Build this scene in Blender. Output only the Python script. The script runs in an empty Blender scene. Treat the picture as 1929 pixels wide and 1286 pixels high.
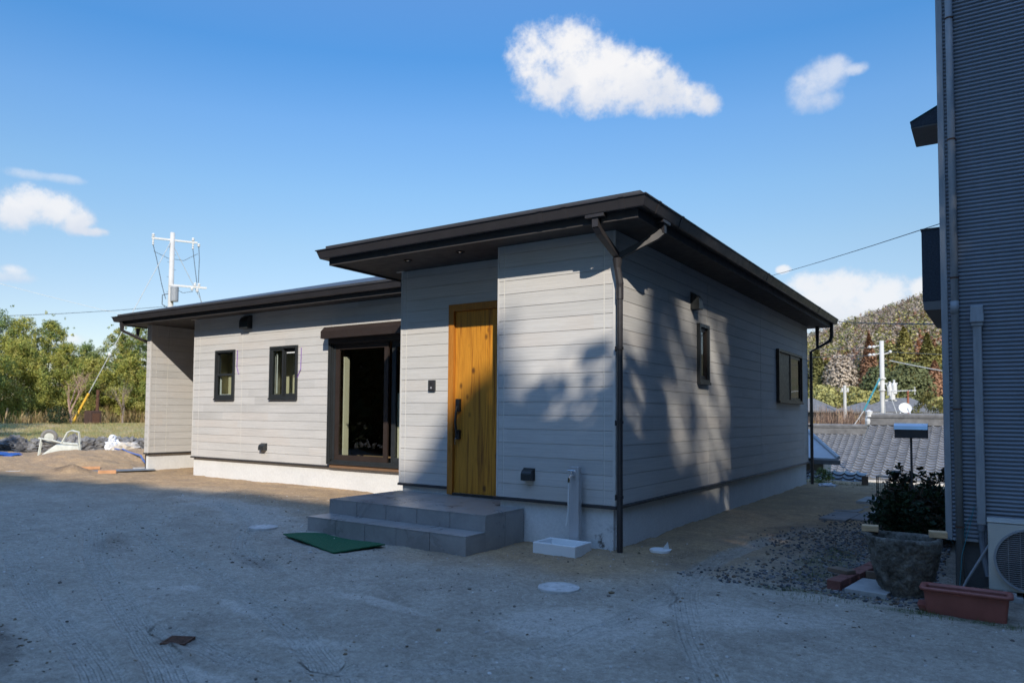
import bpy, math, random
import numpy as np
from mathutils import Vector, Matrix

# ------------------------------------------------------------------ camera, world, sun
S = bpy.context.scene
COL = S.collection
cam_d = bpy.data.cameras.new('camera'); cam = bpy.data.objects.new('camera', cam_d); COL.objects.link(cam)
cam.matrix_world = Matrix(((0.813796, 0.018824, 0.580846, 3.1093), (0.581067, -0.043342, -0.812701, -6.9420),
                           (0.009877, 0.998883, -0.046210, 0.9152), (0, 0, 0, 1)))
cam_d.sensor_width = 36; cam_d.lens = 25.671
cam_d.shift_x = 0.04303; cam_d.shift_y = 0.03812
cam_d.clip_start = 0.05; cam_d.clip_end = 5000
cam_d.dof.use_dof = True; cam_d.dof.focus_distance = 8.5; cam_d.dof.aperture_fstop = 2.0
S.camera = cam
S.view_settings.view_transform = 'Standard'; S.view_settings.look = 'None'
S.view_settings.exposure = EXPOSURE = 1.10
S.view_settings.gamma = 1
S.cycles.max_bounces = 8; S.cycles.transparent_max_bounces = 24
S.cycles.caustics_reflective = False; S.cycles.caustics_refractive = False
S.cycles.use_denoising = True

SUN = Vector((0.5183, -0.6645, 0.5383)).normalized()      # direction towards the sun
sd = bpy.data.lights.new('sun', 'SUN'); so = bpy.data.objects.new('sun', sd); COL.objects.link(so)
sd.energy = 2.45; sd.angle = math.radians(0.53); sd.color = (1.0, 0.93, 0.82)
so.rotation_euler = SUN.to_track_quat('Z', 'Y').to_euler(); so.location = (8, -10, 12)

W = bpy.data.worlds.new("World"); S.world = W; W.use_nodes = True
SKY_STRENGTH = 0.125
def build_world():
    nt = W.node_tree; N = nt.nodes; L = nt.links; N.clear()
    out = N.new('ShaderNodeOutputWorld'); bg = N.new('ShaderNodeBackground'); L.new(bg.outputs[0], out.inputs[0])
    sky = N.new('ShaderNodeTexSky'); sky.sky_type = 'NISHITA'; sky.sun_disc = False
    sky.sun_elevation = math.asin(SUN.z); sky.sun_rotation = math.atan2(SUN.x, SUN.y)
    sky.altitude = 60; sky.air_density = 1.0; sky.dust_density = 0.0; sky.ozone_density = 4.0
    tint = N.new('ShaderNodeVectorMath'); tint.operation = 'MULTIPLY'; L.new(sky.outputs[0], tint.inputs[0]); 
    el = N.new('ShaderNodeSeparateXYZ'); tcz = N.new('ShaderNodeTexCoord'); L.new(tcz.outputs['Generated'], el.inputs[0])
    rp = N.new('ShaderNodeValToRGB'); L.new(el.outputs[2], rp.inputs[0])      # sky tint: paler, dimmer at the horizon, overhead boosted to light the shaded ground
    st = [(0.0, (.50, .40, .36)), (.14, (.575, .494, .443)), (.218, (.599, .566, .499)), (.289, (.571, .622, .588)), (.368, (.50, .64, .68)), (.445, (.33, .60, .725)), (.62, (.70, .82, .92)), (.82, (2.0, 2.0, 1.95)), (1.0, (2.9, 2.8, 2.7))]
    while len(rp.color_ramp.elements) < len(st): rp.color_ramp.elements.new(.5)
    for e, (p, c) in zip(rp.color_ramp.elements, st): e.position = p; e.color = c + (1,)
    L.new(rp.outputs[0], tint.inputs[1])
    tc = N.new('ShaderNodeTexCoord')
    def mth(op, a, b=None, c=None, clamp=False):
        n = N.new('ShaderNodeMath'); n.operation = op; n.use_clamp = clamp
        for i, v in enumerate((a, b, c)):
            if v is None: continue
            if isinstance(v, (int, float)): n.inputs[i].default_value = v
            else: L.new(v, n.inputs[i])
        return n.outputs[0]
    def dot(v, c):
        n = N.new('ShaderNodeVectorMath'); n.operation = 'DOT_PRODUCT'; L.new(v, n.inputs[0]); n.inputs[1].default_value = c
        return n.outputs['Value']
    def noise(scale, detail, rough, off=(0, 0, 0)):
        m = N.new('ShaderNodeMapping'); m.inputs['Location'].default_value = off; L.new(tc.outputs['Generated'], m.inputs[0])
        n = N.new('ShaderNodeTexNoise'); n.inputs['Scale'].default_value = scale; n.inputs['Detail'].default_value = detail
        n.inputs['Roughness'].default_value = rough; L.new(m.outputs[0], n.inputs['Vector']); return n.outputs['Fac']
    d = tc.outputs['Generated']
    n1 = noise(30, 10, 0.66); n2 = noise(11, 3, 0.5, (3, 1, 2)); n3 = noise(18, 7, 0.58, (7, 2, 5)); n4 = noise(75, 6, 0.65, (1, 4, 3))
    nn = mth('ADD', mth('ADD', mth('MULTIPLY', mth('SUBTRACT', n1, 0.5), 2.3), mth('MULTIPLY', mth('SUBTRACT', n4, 0.5), 0.7)), mth('MULTIPLY', mth('SUBTRACT', n2, 0.5), 0.8))
    clouds = [
  (1.0, (-0.3722, 0.8295, 0.4164), (0.9124, 0.4093, -0.0), (0.1704, -0.3799, 0.9092), [(-0.1004, 0.0338, 0.0332, 0.0385), (-0.0574, 0.0352, 0.0468, 0.0368), (-0.0681, 0.0036, 0.0542, 0.0289), (-0.0251, 0.0157, 0.0466, 0.0384), (-0.0188, -0.0144, 0.0573, 0.0239), (0.0202, 0.0013, 0.0447, 0.0359), (0.0524, -0.0146, 0.0394, 0.0279), (0.0845, -0.026, 0.0366, 0.0198), (0.1087, -0.0339, 0.0201, 0.0149)]) ,
  (0.62, (-0.146, 0.9104, 0.3872), (0.9874, 0.1583, -0.0), (0.0613, -0.3823, 0.922), [(-0.0068, 0.0035, 0.0249, 0.0209), (-0.0209, -0.0044, 0.0226, 0.02), (0.007, 0.0124, 0.0186, 0.0143), (0.0296, 0.0082, 0.015, 0.0068), (-0.0099, -0.0204, 0.0279, 0.0118)]) ,
  (0.9, (-0.8858, 0.4043, 0.2277), (0.4152, 0.9097, -0.0), (0.2071, -0.0945, 0.9737), [(-0.0226, 0.0089, 0.0279, 0.0204), (0.0041, 0.0068, 0.0288, 0.0196), (-0.0406, 0.0003, 0.0199, 0.0239), (0.0236, -0.0027, 0.0203, 0.0161), (0.0381, -0.0139, 0.0195, 0.0063)]) ,
  (0.4, (-0.8805, 0.3904, 0.2689), (0.4053, 0.9142, -0.0), (0.2458, -0.109, 0.9632), [(-0.0157, -0.0003, 0.0255, 0.0059), (0.016, 0.0003, 0.0265, 0.0054)]) ,
  (0.7, (-0.915, 0.3722, 0.1555), (0.3768, 0.9263, -0.0), (0.1441, -0.0586, 0.9878), [(-0.0025, -0.0033, 0.0263, 0.0079), (0.0025, 0.0033, 0.0137, 0.0085)]) ,
  (0.85, (-0.1255, 0.981, 0.1479), (0.9919, 0.1269, -0.0), (0.0188, -0.1467, 0.989), [(-0.0504, 0.0166, 0.0281, 0.0169), (-0.0099, 0.0072, 0.0346, 0.023), (0.0234, -0.0046, 0.0334, 0.0251), (-0.0391, -0.0134, 0.0486, 0.0326), (0.0121, -0.0241, 0.0408, 0.0286), (0.0621, 0.0002, 0.0136, 0.0147), (0.074, -0.0171, 0.0185, 0.0208), (-0.0831, 0.0376, 0.0098, 0.0059)]) ,
  (0.6, (-0.8766, 0.4745, 0.0795), (0.476, 0.8794, -0.0), (0.0699, -0.0379, 0.9968), [(0.0161, 0.0019, 0.029, 0.0132), (-0.0476, 0.0051, 0.0238, 0.0076), (0.0333, -0.0072, 0.0208, 0.012)]) ,
    ]
    total = None; body = None
    for dens, c, r, u, blobs in clouds:
        dc = mth('MAXIMUM', dot(d, c), 0.05)
        x = mth('DIVIDE', dot(d, r), dc); y = mth('DIVIDE', dot(d, u), dc)
        f = None
        for bx, by, rx, ry in blobs:
            ex = mth('MULTIPLY', mth('SUBTRACT', x, bx), 1 / (rx * 1.12)); ey = mth('MULTIPLY', mth('SUBTRACT', y, by), 1 / (ry * 1.12))
            g = mth('SUBTRACT', 1.0, mth('ADD', mth('MULTIPLY', ex, ex), mth('MULTIPLY', ey, ey)))
            f = g if f is None else mth('SMOOTH_MAX', f, g, 0.35)
        g = mth('ADD', f, nn)
        mr = N.new('ShaderNodeMapRange'); mr.interpolation_type = 'SMOOTHSTEP'
        L.new(g, mr.inputs['Value']); mr.inputs['From Min'].default_value = -0.22; mr.inputs['From Max'].default_value = 0.95 if dens > 0.8 else 1.35
        a = mth('MULTIPLY', mr.outputs[0], dens)
        total = a if total is None else mth('MAXIMUM', total, a)
        # painted cloud shading: brighter towards the sunny top side
        yr = max(b[1] + b[3] for b in blobs); y0 = min(b[1] - b[3] for b in blobs)
        t = mth('MULTIPLY', mth('SUBTRACT', y, y0), 1 / (yr - y0), clamp=True)
        tt = mth('MULTIPLY', t, mr.outputs[0])
        body = tt if body is None else mth('MAXIMUM', body, tt)
    lit = mth('ADD', mth('MULTIPLY', body, 0.75), mth('MULTIPLY', n3, 0.75), clamp=True)
    ramp = N.new('ShaderNodeValToRGB'); L.new(lit, ramp.inputs[0])
    k = 0.44 / SKY_STRENGTH
    ramp.color_ramp.elements[0].position = 0.2; ramp.color_ramp.elements[0].color = (0.62, 0.70, 0.86, 1)
    ramp.color_ramp.elements[1].position = 0.78; ramp.color_ramp.elements[1].color = (0.98, 0.98, 1.0, 1)
    sc = N.new('ShaderNodeVectorMath'); sc.operation = 'SCALE'; L.new(ramp.outputs[0], sc.inputs[0]); sc.inputs['Scale'].default_value = k
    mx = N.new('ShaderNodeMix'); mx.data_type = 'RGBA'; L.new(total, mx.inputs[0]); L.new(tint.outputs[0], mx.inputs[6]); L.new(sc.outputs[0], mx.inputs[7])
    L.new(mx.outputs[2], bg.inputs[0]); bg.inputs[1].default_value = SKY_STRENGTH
build_world()

# ------------------------------------------------------------------ helpers
rng = random.Random(7); NP = np.random.default_rng(11)
def tag(o, label=None, cat=None, group=None, kind=None):
    if label: o['label'] = label
    if cat: o['category'] = cat
    if group: o['group'] = group
    if kind: o['kind'] = kind
    return o
def thing(name, loc, label, cat, group=None, rz=0):
    o = bpy.data.objects.new(name, None); o.empty_display_size = 0.2; COL.objects.link(o)
    o.location = loc; o.rotation_euler.z = rz
    return tag(o, label, cat, group)
WL = {}
def wloc(o):                                   # world offset of an (unrotated) parent chain
    v = Vector((0, 0, 0))
    while o is not None: v += o.location; o = o.parent
    return v
class MB:
    def __init__(s): s.v = []; s.f = []
    def add(s, vs, fs):
        b = len(s.v); s.v += [tuple(v) for v in vs]; s.f += [tuple(b + i for i in f) for f in fs]; return s
    def box(s, x0, x1, y0, y1, z0, z1):
        return s.add([(x0, y0, z0), (x1, y0, z0), (x1, y1, z0), (x0, y1, z0), (x0, y0, z1), (x1, y0, z1), (x1, y1, z1), (x0, y1, z1)],
                     [(0, 3, 2, 1), (4, 5, 6, 7), (0, 1, 5, 4), (1, 2, 6, 5), (2, 3, 7, 6), (3, 0, 4, 7)])
    def hexa(s, p): return s.add(p, [(0, 3, 2, 1), (4, 5, 6, 7), (0, 1, 5, 4), (1, 2, 6, 5), (2, 3, 7, 6), (3, 0, 4, 7)])
    def obox(s, c, ax, ay, az):                # oriented box: centre and three half axes
        c, ax, ay, az = map(Vector, (c, ax, ay, az))
        p = [c - ax - ay - az, c + ax - ay - az, c + ax + ay - az, c - ax + ay - az, c - ax - ay + az, c + ax - ay + az, c + ax + ay + az, c - ax + ay + az]
        return s.hexa(p)
    def quad(s, a, b, c, d): return s.add([a, b, c, d], [(0, 1, 2, 3)])
    def tube(s, pts, r, n=8, cap=True):
        pts = [Vector(p) for p in pts]; rs = r if isinstance(r, (list, tuple)) else [r] * len(pts)
        rings = []; prev = None
        for i, p in enumerate(pts):
            t = (pts[min(i + 1, len(pts) - 1)] - pts[max(i - 1, 0)]).normalized()
            if prev is None:
                a = t.orthogonal().normalized()
            else:
                a = (prev - t * prev.dot(t)); a = a.normalized() if a.length > 1e-6 else t.orthogonal().normalized()
            prev = a; b = t.cross(a)
            rings.append([p + (a * math.cos(2 * math.pi * k / n) + b * math.sin(2 * math.pi * k / n)) * rs[i] for k in range(n)])
        vs = [q for r_ in rings for q in r_]; fs = []
        for i in range(len(rings) - 1):
            for k in range(n):
                k2 = (k + 1) % n; fs.append((i * n + k, i * n + k2, (i + 1) * n + k2, (i + 1) * n + k))
        if cap: fs.append(tuple(range(n - 1, -1, -1))); fs.append(tuple((len(rings) - 1) * n + k for k in range(n)))
        return s.add(vs, fs)
    def lathe(s, c, prof, n=24, cap=True):
        c = Vector(c); vs = []; fs = []
        for r, z in prof:
            for k in range(n): a = 2 * math.pi * k / n; vs.append((c.x + r * math.cos(a), c.y + r * math.sin(a), c.z + z))
        m = len(prof)
        for i in range(m - 1):
            for k in range(n): k2 = (k + 1) % n; fs.append((i * n + k, i * n + k2, (i + 1) * n + k2, (i + 1) * n + k))
        if cap: fs.append(tuple(range(n - 1, -1, -1))); fs.append(tuple((m - 1) * n + k for k in range(n)))
        return s.add(vs, fs)
    def sweep(s, prof, path, closed_prof=True, cap=True):
        # prof: list of 2D (a,b); path: list of (origin, axis_a, axis_b)
        n = len(prof); vs = []; fs = []
        for o, A, B in path:
            o, A, B = Vector(o), Vector(A), Vector(B)
            vs += [o + A * a + B * b for a, b in prof]
        for i in range(len(path) - 1):
            for k in range(n if closed_prof else n - 1):
                k2 = (k + 1) % n; fs.append((i * n + k, i * n + k2, (i + 1) * n + k2, (i + 1) * n + k))
        if cap and closed_prof: fs.append(tuple(range(n - 1, -1, -1))); fs.append(tuple((len(path) - 1) * n + k for k in range(n)))
        return s.add(vs, fs)
    def build(s, name, m, parent=None, smooth=False, bevel=0, origin=None):
        me = bpy.data.meshes.new(name)
        off = wloc(parent) if parent is not None else (Vector(origin) if origin else Vector((0, 0, 0)))
        me.from_pydata([(x - off.x, y - off.y, z - off.z) for x, y, z in s.v], [], s.f); me.update()
        me.materials.append(m)
        if smooth: me.polygons.foreach_set('use_smooth', [True] * len(me.polygons))
        o = bpy.data.objects.new(name, me); COL.objects.link(o)
        if parent is not None: o.parent = parent
        else: o.location = off
        if bevel:
            b = o.modifiers.new('bevel', 'BEVEL'); b.width = bevel; b.segments = 2; b.limit_method = 'ANGLE'; b.angle_limit = math.radians(40)
        return o
def part(name, m, parent, fn, **k):
    b = MB(); fn(b); return b.build(name, m, parent, **k)
def mesh_np(name, verts, faces_n, m, parent=None, origin=(0, 0, 0), cols=None, smooth=False):
    """verts (N,3) in world space, faces as consecutive groups of faces_n vertices"""
    me = bpy.data.meshes.new(name); n = len(verts); nf = n // faces_n
    off = np.array(wloc(parent) if parent is not None else origin, float)
    me.vertices.add(n); me.vertices.foreach_set('co', (verts - off).astype(np.float32).ravel())
    me.loops.add(n); me.loops.foreach_set('vertex_index', np.arange(n, dtype=np.int32))
    me.polygons.add(nf); me.polygons.foreach_set('loop_start', np.arange(nf, dtype=np.int32) * faces_n)
    me.update(calc_edges=True); me.validate()
    if cols is not None:
        a = me.color_attributes.new('tone', 'FLOAT_COLOR', 'POINT')
        c = np.ones((n, 4), np.float32); c[:, :3] = np.repeat(cols, faces_n, axis=0) if len(cols) == nf else cols
        a.data.foreach_set('color', c.ravel())
    me.materials.append(m)
    o = bpy.data.objects.new(name, me); COL.objects.link(o)
    if parent is not None: o.parent = parent
    else: o.location = origin
    return o
def grid_np(name, xs, ys, Z, m, attrs=None, smooth=True):
    nx, ny = len(xs), len(ys); X, Y = np.meshgrid(xs, ys, indexing='ij')
    v = np.stack([X, Y, Z], -1).reshape(-1, 3)
    i = np.arange(nx * ny).reshape(nx, ny)
    f = np.stack([i[:-1, :-1], i[1:, :-1], i[1:, 1:], i[:-1, 1:]], -1).reshape(-1)
    me = bpy.data.meshes.new(name); nf = (nx - 1) * (ny - 1)
    me.vertices.add(nx * ny); me.vertices.foreach_set('co', v.astype(np.float32).ravel())
    me.loops.add(nf * 4); me.loops.foreach_set('vertex_index', f.astype(np.int32))
    me.polygons.add(nf); me.polygons.foreach_set('loop_start', np.arange(nf, dtype=np.int32) * 4)
    me.update(calc_edges=True)
    if smooth: me.polygons.foreach_set('use_smooth', np.ones(nf, bool))
    for k, a in (attrs or {}).items():
        at = me.attributes.new(k, 'FLOAT', 'POINT'); at.data.foreach_set('value', a.astype(np.float32).ravel())
    me.materials.append(m)
    o = bpy.data.objects.new(name, me); COL.objects.link(o); return o
def sstep(a, b, x): t = np.clip((x - a) / (b - a), 0, 1); return t * t * (3 - 2 * t)
def vnoise(x, y, seed=0):                      # value noise, vectorised
    xi = np.floor(x).astype(np.int64); yi = np.floor(y).astype(np.int64); fx = x - xi; fy = y - yi
    fx = fx * fx * (3 - 2 * fx); fy = fy * fy * (3 - 2 * fy)
    def h(a, b):
        n = (a * 374761393 + b * 668265263 + seed * 2147483647) & 0xFFFFFFFF
        n = ((n ^ (n >> 13)) * 1274126177) & 0xFFFFFFFF
        return ((n ^ (n >> 16)) & 0xFFFF) / 65535.0
    return (h(xi, yi) * (1 - fx) + h(xi + 1, yi) * fx) * (1 - fy) + (h(xi, yi + 1) * (1 - fx) + h(xi + 1, yi + 1) * fx) * fy
def fbm(x, y, oct=4, seed=0):
    s = 0; a = 0.5; t = 0
    for i in range(oct): s = s + a * vnoise(x, y, seed + i); t += a; x = x * 2.03 + 5.1; y = y * 2.03 + 1.7; a *= 0.5
    return s / t

# ------------------------------------------------------------------ materials
class NB:
    def __init__(s, name):
        s.m = bpy.data.materials.new(name); s.m.use_nodes = True; s.t = s.m.node_tree; s.N = s.t.nodes; s.L = s.t.links
        s.p = s.N['Principled BSDF']; s.out = s.N['Material Output']
        s.g = s.N.new('ShaderNodeNewGeometry'); s.pos = s.g.outputs['Position']
    def put(s, v, sock):
        if isinstance(v, (int, float)): sock.default_value = v
        elif isinstance(v, (tuple, list)): sock.default_value = tuple(v) + ((1,) if len(v) == 3 and len(sock.default_value) == 4 else ())
        else: s.L.new(v, sock)
    def math(s, op, a, b=None, c=None, clamp=False):
        n = s.N.new('ShaderNodeMath'); n.operation = op; n.use_clamp = clamp
        for i, v in enumerate((a, b, c)):
            if v is not None: s.put(v, n.inputs[i])
        return n.outputs[0]
    def sep(s, v): n = s.N.new('ShaderNodeSeparateXYZ'); s.L.new(v, n.inputs[0]); return n.outputs
    def comb(s, x, y, z):
        n = s.N.new('ShaderNodeCombineXYZ')
        for i, v in enumerate((x, y, z)): s.put(v, n.inputs[i])
        return n.outputs[0]
    def map(s, v, scale=(1, 1, 1), loc=(0, 0, 0)):
        n = s.N.new('ShaderNodeMapping'); s.L.new(v, n.inputs[0]); n.inputs['Scale'].default_value = scale; n.inputs['Location'].default_value = loc; return n.outputs[0]
    def noise(s, v, scale, detail=3, rough=0.5, out='Fac', dist=0):
        n = s.N.new('ShaderNodeTexNoise'); s.L.new(v, n.inputs['Vector']); n.inputs['Scale'].default_value = scale
        n.inputs['Detail'].default_value = detail; n.inputs['Roughness'].default_value = rough; n.inputs['Distortion'].default_value = dist; return n.outputs[out]
    def white(s, v):
        n = s.N.new('ShaderNodeTexWhiteNoise'); n.noise_dimensions = '3D'; s.L.new(v, n.inputs['Vector']); return n.outputs
    def voro(s, v, scale, feature='F1', out='Distance', rand=1):
        n = s.N.new('ShaderNodeTexVoronoi'); n.feature = feature; s.L.new(v, n.inputs['Vector']); n.inputs['Scale'].default_value = scale; n.inputs['Randomness'].default_value = rand; return n.outputs[out]
    def ramp(s, v, stops, interp='LINEAR'):
        n = s.N.new('ShaderNodeValToRGB'); s.L.new(v, n.inputs[0]); cr = n.color_ramp; cr.interpolation = interp
        while len(cr.elements) < len(stops): cr.elements.new(0.5)
        for e, (p, c) in zip(cr.elements, stops): e.position = p; e.color = (c if isinstance(c, tuple) else (c, c, c)) + (1,)
        return n.outputs[0]
    def mix(s, f, a, b, mode='MIX'):
        n = s.N.new('ShaderNodeMix'); n.data_type = 'RGBA'; n.blend_type = mode
        s.put(f, n.inputs[0]); s.put(a, n.inputs[6]); s.put(b, n.inputs[7]); return n.outputs[2]
    def mr(s, v, a, b, c=0.0, d=1.0, smooth=False):
        n = s.N.new('ShaderNodeMapRange'); s.L.new(v, n.inputs[0])
        if smooth: n.interpolation_type = 'SMOOTHSTEP'
        for i, x in enumerate((a, b, c, d)): n.inputs[i + 1].default_value = x
        return n.outputs[0]
    def attr(s, name, out='Color'):
        n = s.N.new('ShaderNodeAttribute'); n.attribute_name = name; return n.outputs[out]
    def bump(s, h, strength=0.3, dist=0.01, normal=None):
        n = s.N.new('ShaderNodeBump'); s.L.new(h, n.inputs['Height']); n.inputs['Strength'].default_value = strength; n.inputs['Distance'].default_value = dist
        if normal is not None: s.L.new(normal, n.inputs['Normal'])
        return n.outputs[0]
    def fin(s, col, rough=0.6, nrm=None, metal=0, spec=None):
        s.put(col, s.p.inputs['Base Color']); s.put(rough, s.p.inputs['Roughness']); s.p.inputs['Metallic'].default_value = metal
        if spec is not None: s.p.inputs['Specular IOR Level'].default_value = spec
        if nrm is not None: s.L.new(nrm, s.p.inputs['Normal'])
        return s.m
def plain(name, col, rough=0.5, metal=0, var=0.12, scale=6, bump=0.0, bscale=60, spec=None, stretch=(1, 1, 1)):
    b = NB(name); v = b.map(b.pos, stretch)
    n = b.noise(v, scale, 5, 0.6); f = b.mr(n, 0.3, 0.7, 1 - var, 1 + var)
    c = b.mix(1.0, tuple(col), b.comb(f, f, f), 'MULTIPLY')
    r = b.mr(b.noise(v, scale * 3.1, 3), 0.3, 0.7, max(rough - 0.08, 0.02), min(rough + 0.1, 1))
    nr = b.bump(b.noise(v, bscale, 4, 0.6), bump, 0.01) if bump else None
    return b.fin(c, r, nr, metal, spec)

def mat_siding():
    b = NB('wood_print_siding'); x, y, z = b.sep(b.pos)
    h = b.math('ADD', x, b.math('MULTIPLY', y, 0.97)); row = b.math('FLOOR', b.math('DIVIDE', z, 0.1517))
    w = b.white(b.comb(row, 3.0, 1.0))['Value']
    hh = b.math('ADD', h, b.math('MULTIPLY', w, 37.0))
    blk = b.noise(b.comb(b.math('MULTIPLY', hh, 0.55), b.math('MULTIPLY', row, 5.7), 0.0), 1.0, 2, 0.5)
    seg = b.white(b.comb(b.math('FLOOR', b.math('MULTIPLY', hh, 0.72)), row, 2.0))['Value']
    gr = b.noise(b.comb(b.math('MULTIPLY', hh, 1.3), b.math('MULTIPLY', z, 95.0), row), 1.0, 6, 0.68, dist=0.4)
    gr2 = b.noise(b.comb(b.math('MULTIPLY', hh, 7.0), b.math('MULTIPLY', z, 240.0), row), 1.0, 3, 0.6)
    tone = b.math('ADD', b.math('MULTIPLY', blk, 0.78), b.math('MULTIPLY', seg, 0.22))
    base = b.ramp(tone, [(0.22, (0.47, 0.455, 0.43)), (0.38, (0.53, 0.515, 0.49)), (0.52, (0.58, 0.562, 0.535)), (0.64, (0.575, 0.54, 0.50)), (0.78, (0.535, 0.512, 0.482))])
    g = b.mr(b.math('ADD', b.math('MULTIPLY', gr, 0.7), b.math('MULTIPLY', gr2, 0.3)), 0.32, 0.68, 0.76, 1.10)
    col = b.mix(1.0, base, b.comb(g, g, g), 'MULTIPLY')
    return b.fin(col, 0.62, b.bump(gr, 0.25, 0.004), spec=0.3)
def mat_door():
    b = NB('knotty_wood_door'); x, y, z = b.sep(b.pos)
    st = b.math('FLOOR', b.math('MULTIPLY', x, 6.6)); w = b.white(b.comb(st, 7.0, 0.0))['Value']
    v = b.comb(b.math('ADD', b.math('MULTIPLY', x, 26.0), b.math('MULTIPLY', w, 9.0)), b.math('MULTIPLY', z, 1.1), w)
    gr = b.noise(v, 1.0, 6, 0.62, dist=0.9)
    fine = b.noise(b.comb(b.math('MULTIPLY', x, 170.0), b.math('MULTIPLY', z, 4.0), 0.0), 1.0, 3, 0.6)
    kd = b.voro(b.comb(b.math('MULTIPLY', x, 6.0), b.math('MULTIPLY', z, 3.6), 0.7), 1.0)
    knot = b.mr(kd, 0.06, 0.22, 1.0, 0.0, True)
    col = b.ramp(gr, [(0.30, (0.15, 0.048, 0.008)), (0.42, (0.40, 0.155, 0.016)), (0.56, (0.58, 0.25, 0.026)), (0.70, (0.49, 0.195, 0.020)), (0.8, (0.33, 0.12, 0.014))])
    col = b.mix(b.math('MULTIPLY', knot, 0.85), col, (0.07, 0.024, 0.008))
    f = b.mr(fine, 0.3, 0.7, 0.88, 1.08); s2 = b.mr(w, 0, 1, 0.86, 1.1)
    col = b.mix(1.0, col, b.comb(b.math('MULTIPLY', f, s2), b.math('MULTIPLY', f, s2), f), 'MULTIPLY')
    return b.fin(col, 0.45, b.bump(fine, 0.15, 0.003))
def mat_ground():
    b = NB('decomposed_granite_yard'); p = b.pos
    n1 = b.noise(p, 0.55, 4, 0.55, dist=0.4); n2 = b.noise(p, 2.6, 5, 0.62); n3 = b.noise(p, 46, 4, 0.7); n4 = b.noise(p, 150, 3, 0.7)
    track = b.attr('track', 'Fac'); tu = b.attr('trku', 'Fac'); tv = b.attr('trkv', 'Fac'); brown = b.attr('brown', 'Fac'); dark = b.attr('damp', 'Fac'); moss = b.attr('moss', 'Fac'); lite = b.attr('pale', 'Fac')
    c = b.ramp(b.math('ADD', b.math('MULTIPLY', n1, 0.5), b.math('MULTIPLY', n2, 0.5)), [(0.3, (0.31, 0.27, 0.22)), (0.48, (0.41, 0.365, 0.30)), (0.62, (0.48, 0.43, 0.36)), (0.75, (0.53, 0.48, 0.405))])
    br = b.ramp(n2, [(0.3, (0.33, 0.215, 0.12)), (0.6, (0.47, 0.325, 0.19)), (0.8, (0.52, 0.38, 0.24))])
    c = b.mix(b.math('MULTIPLY', brown, b.mr(n2, 0.25, 0.6, 0.7, 1.0)), c, br)
    c = b.mix(b.math('MULTIPLY', lite, 0.65), c, (0.58, 0.53, 0.46))
    c = b.mix(b.math('MULTIPLY', track, 0.42), c, (0.58, 0.53, 0.46))
    c = b.mix(b.math('MULTIPLY', dark, b.mr(n2, 0.3, 0.62, 0.95, 0.5)), c, (0.11, 0.085, 0.065))
    c = b.mix(b.math('MULTIPLY', moss, b.mr(n3, 0.4, 0.6, 0, 1)), c, (0.05, 0.075, 0.02))
    gran = b.mr(b.math('ADD', b.math('MULTIPLY', n3, 0.55), b.math('MULTIPLY', n4, 0.45)), 0.32, 0.68, 0.60, 1.30)
    c = b.mix(1.0, c, b.comb(gran, gran, gran), 'MULTIPLY')
    sp = b.voro(p, 70, 'F1', 'Distance'); spw = b.voro(p, 70, 'F1', 'Color')
    spm = b.math('MULTIPLY', b.mr(sp, 0.16, 0.30, 1, 0), b.mr(b.sep(spw)[0], 0.70, 0.72, 0, 1))
    c = b.mix(b.math('MULTIPLY', spm, 0.7), c, b.mix(b.mr(b.sep(spw)[1], 0.45, 0.55), (0.07, 0.06, 0.055), (0.6, 0.58, 0.55)))
    n5 = b.noise(p, 17, 4, .65); c = b.mix(1.0, c, b.comb(b.mr(n5, .3, .7, .80, 1.16), b.mr(n5, .3, .7, .79, 1.17), b.mr(n5, .3, .7, .77, 1.18)), 'MULTIPLY')
    long_ = b.math('SINE', b.math('MULTIPLY', tu, 165.0)); lug = b.math('SINE', b.math('ADD', b.math('MULTIPLY', tv, 175.0), b.math('MULTIPLY', b.math('ABSOLUTE', tu), 60.0)))
    tread = b.math('MULTIPLY', track, b.math('ADD', b.math('MULTIPLY', b.mr(long_, -0.2, 0.5), 0.8), b.math('MULTIPLY', b.mr(lug, -0.1, 0.5), 0.25)))
    tread = b.math('MULTIPLY', tread, b.mr(n2, 0.3, 0.55, 0.25, 1.0))
    hgt = b.math('ADD', b.math('ADD', b.math('MULTIPLY', n3, 0.7), b.math('MULTIPLY', n4, 0.35)), b.math('MULTIPLY', tread, 0.9))
    nr = b.bump(hgt, 1.0, 0.02, b.bump(n2, 0.6, 0.08))
    return b.fin(c, 0.92, nr, spec=0.15)
def mat_tone(name, rough=0.7, transl=0.0, sat=1.0, nscale=3.0):
    b = NB(name); c = b.attr('tone'); n = b.mr(b.noise(b.pos, nscale, 3), 0.3, 0.7, 0.82, 1.18)
    col = b.mix(1.0, c, b.comb(n, n, n), 'MULTIPLY')
    m = b.fin(col, rough, spec=0.25)
    if transl:
        t = b.N.new('ShaderNodeBsdfTranslucent'); b.L.new(col, t.inputs[0]); mx = b.N.new('ShaderNodeMixShader'); mx.inputs[0].default_value = transl
        b.L.new(b.p.outputs[0], mx.inputs[1]); b.L.new(t.outputs[0], mx.inputs[2]); b.L.new(mx.outputs[0], b.out.inputs[0])
    return m
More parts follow.
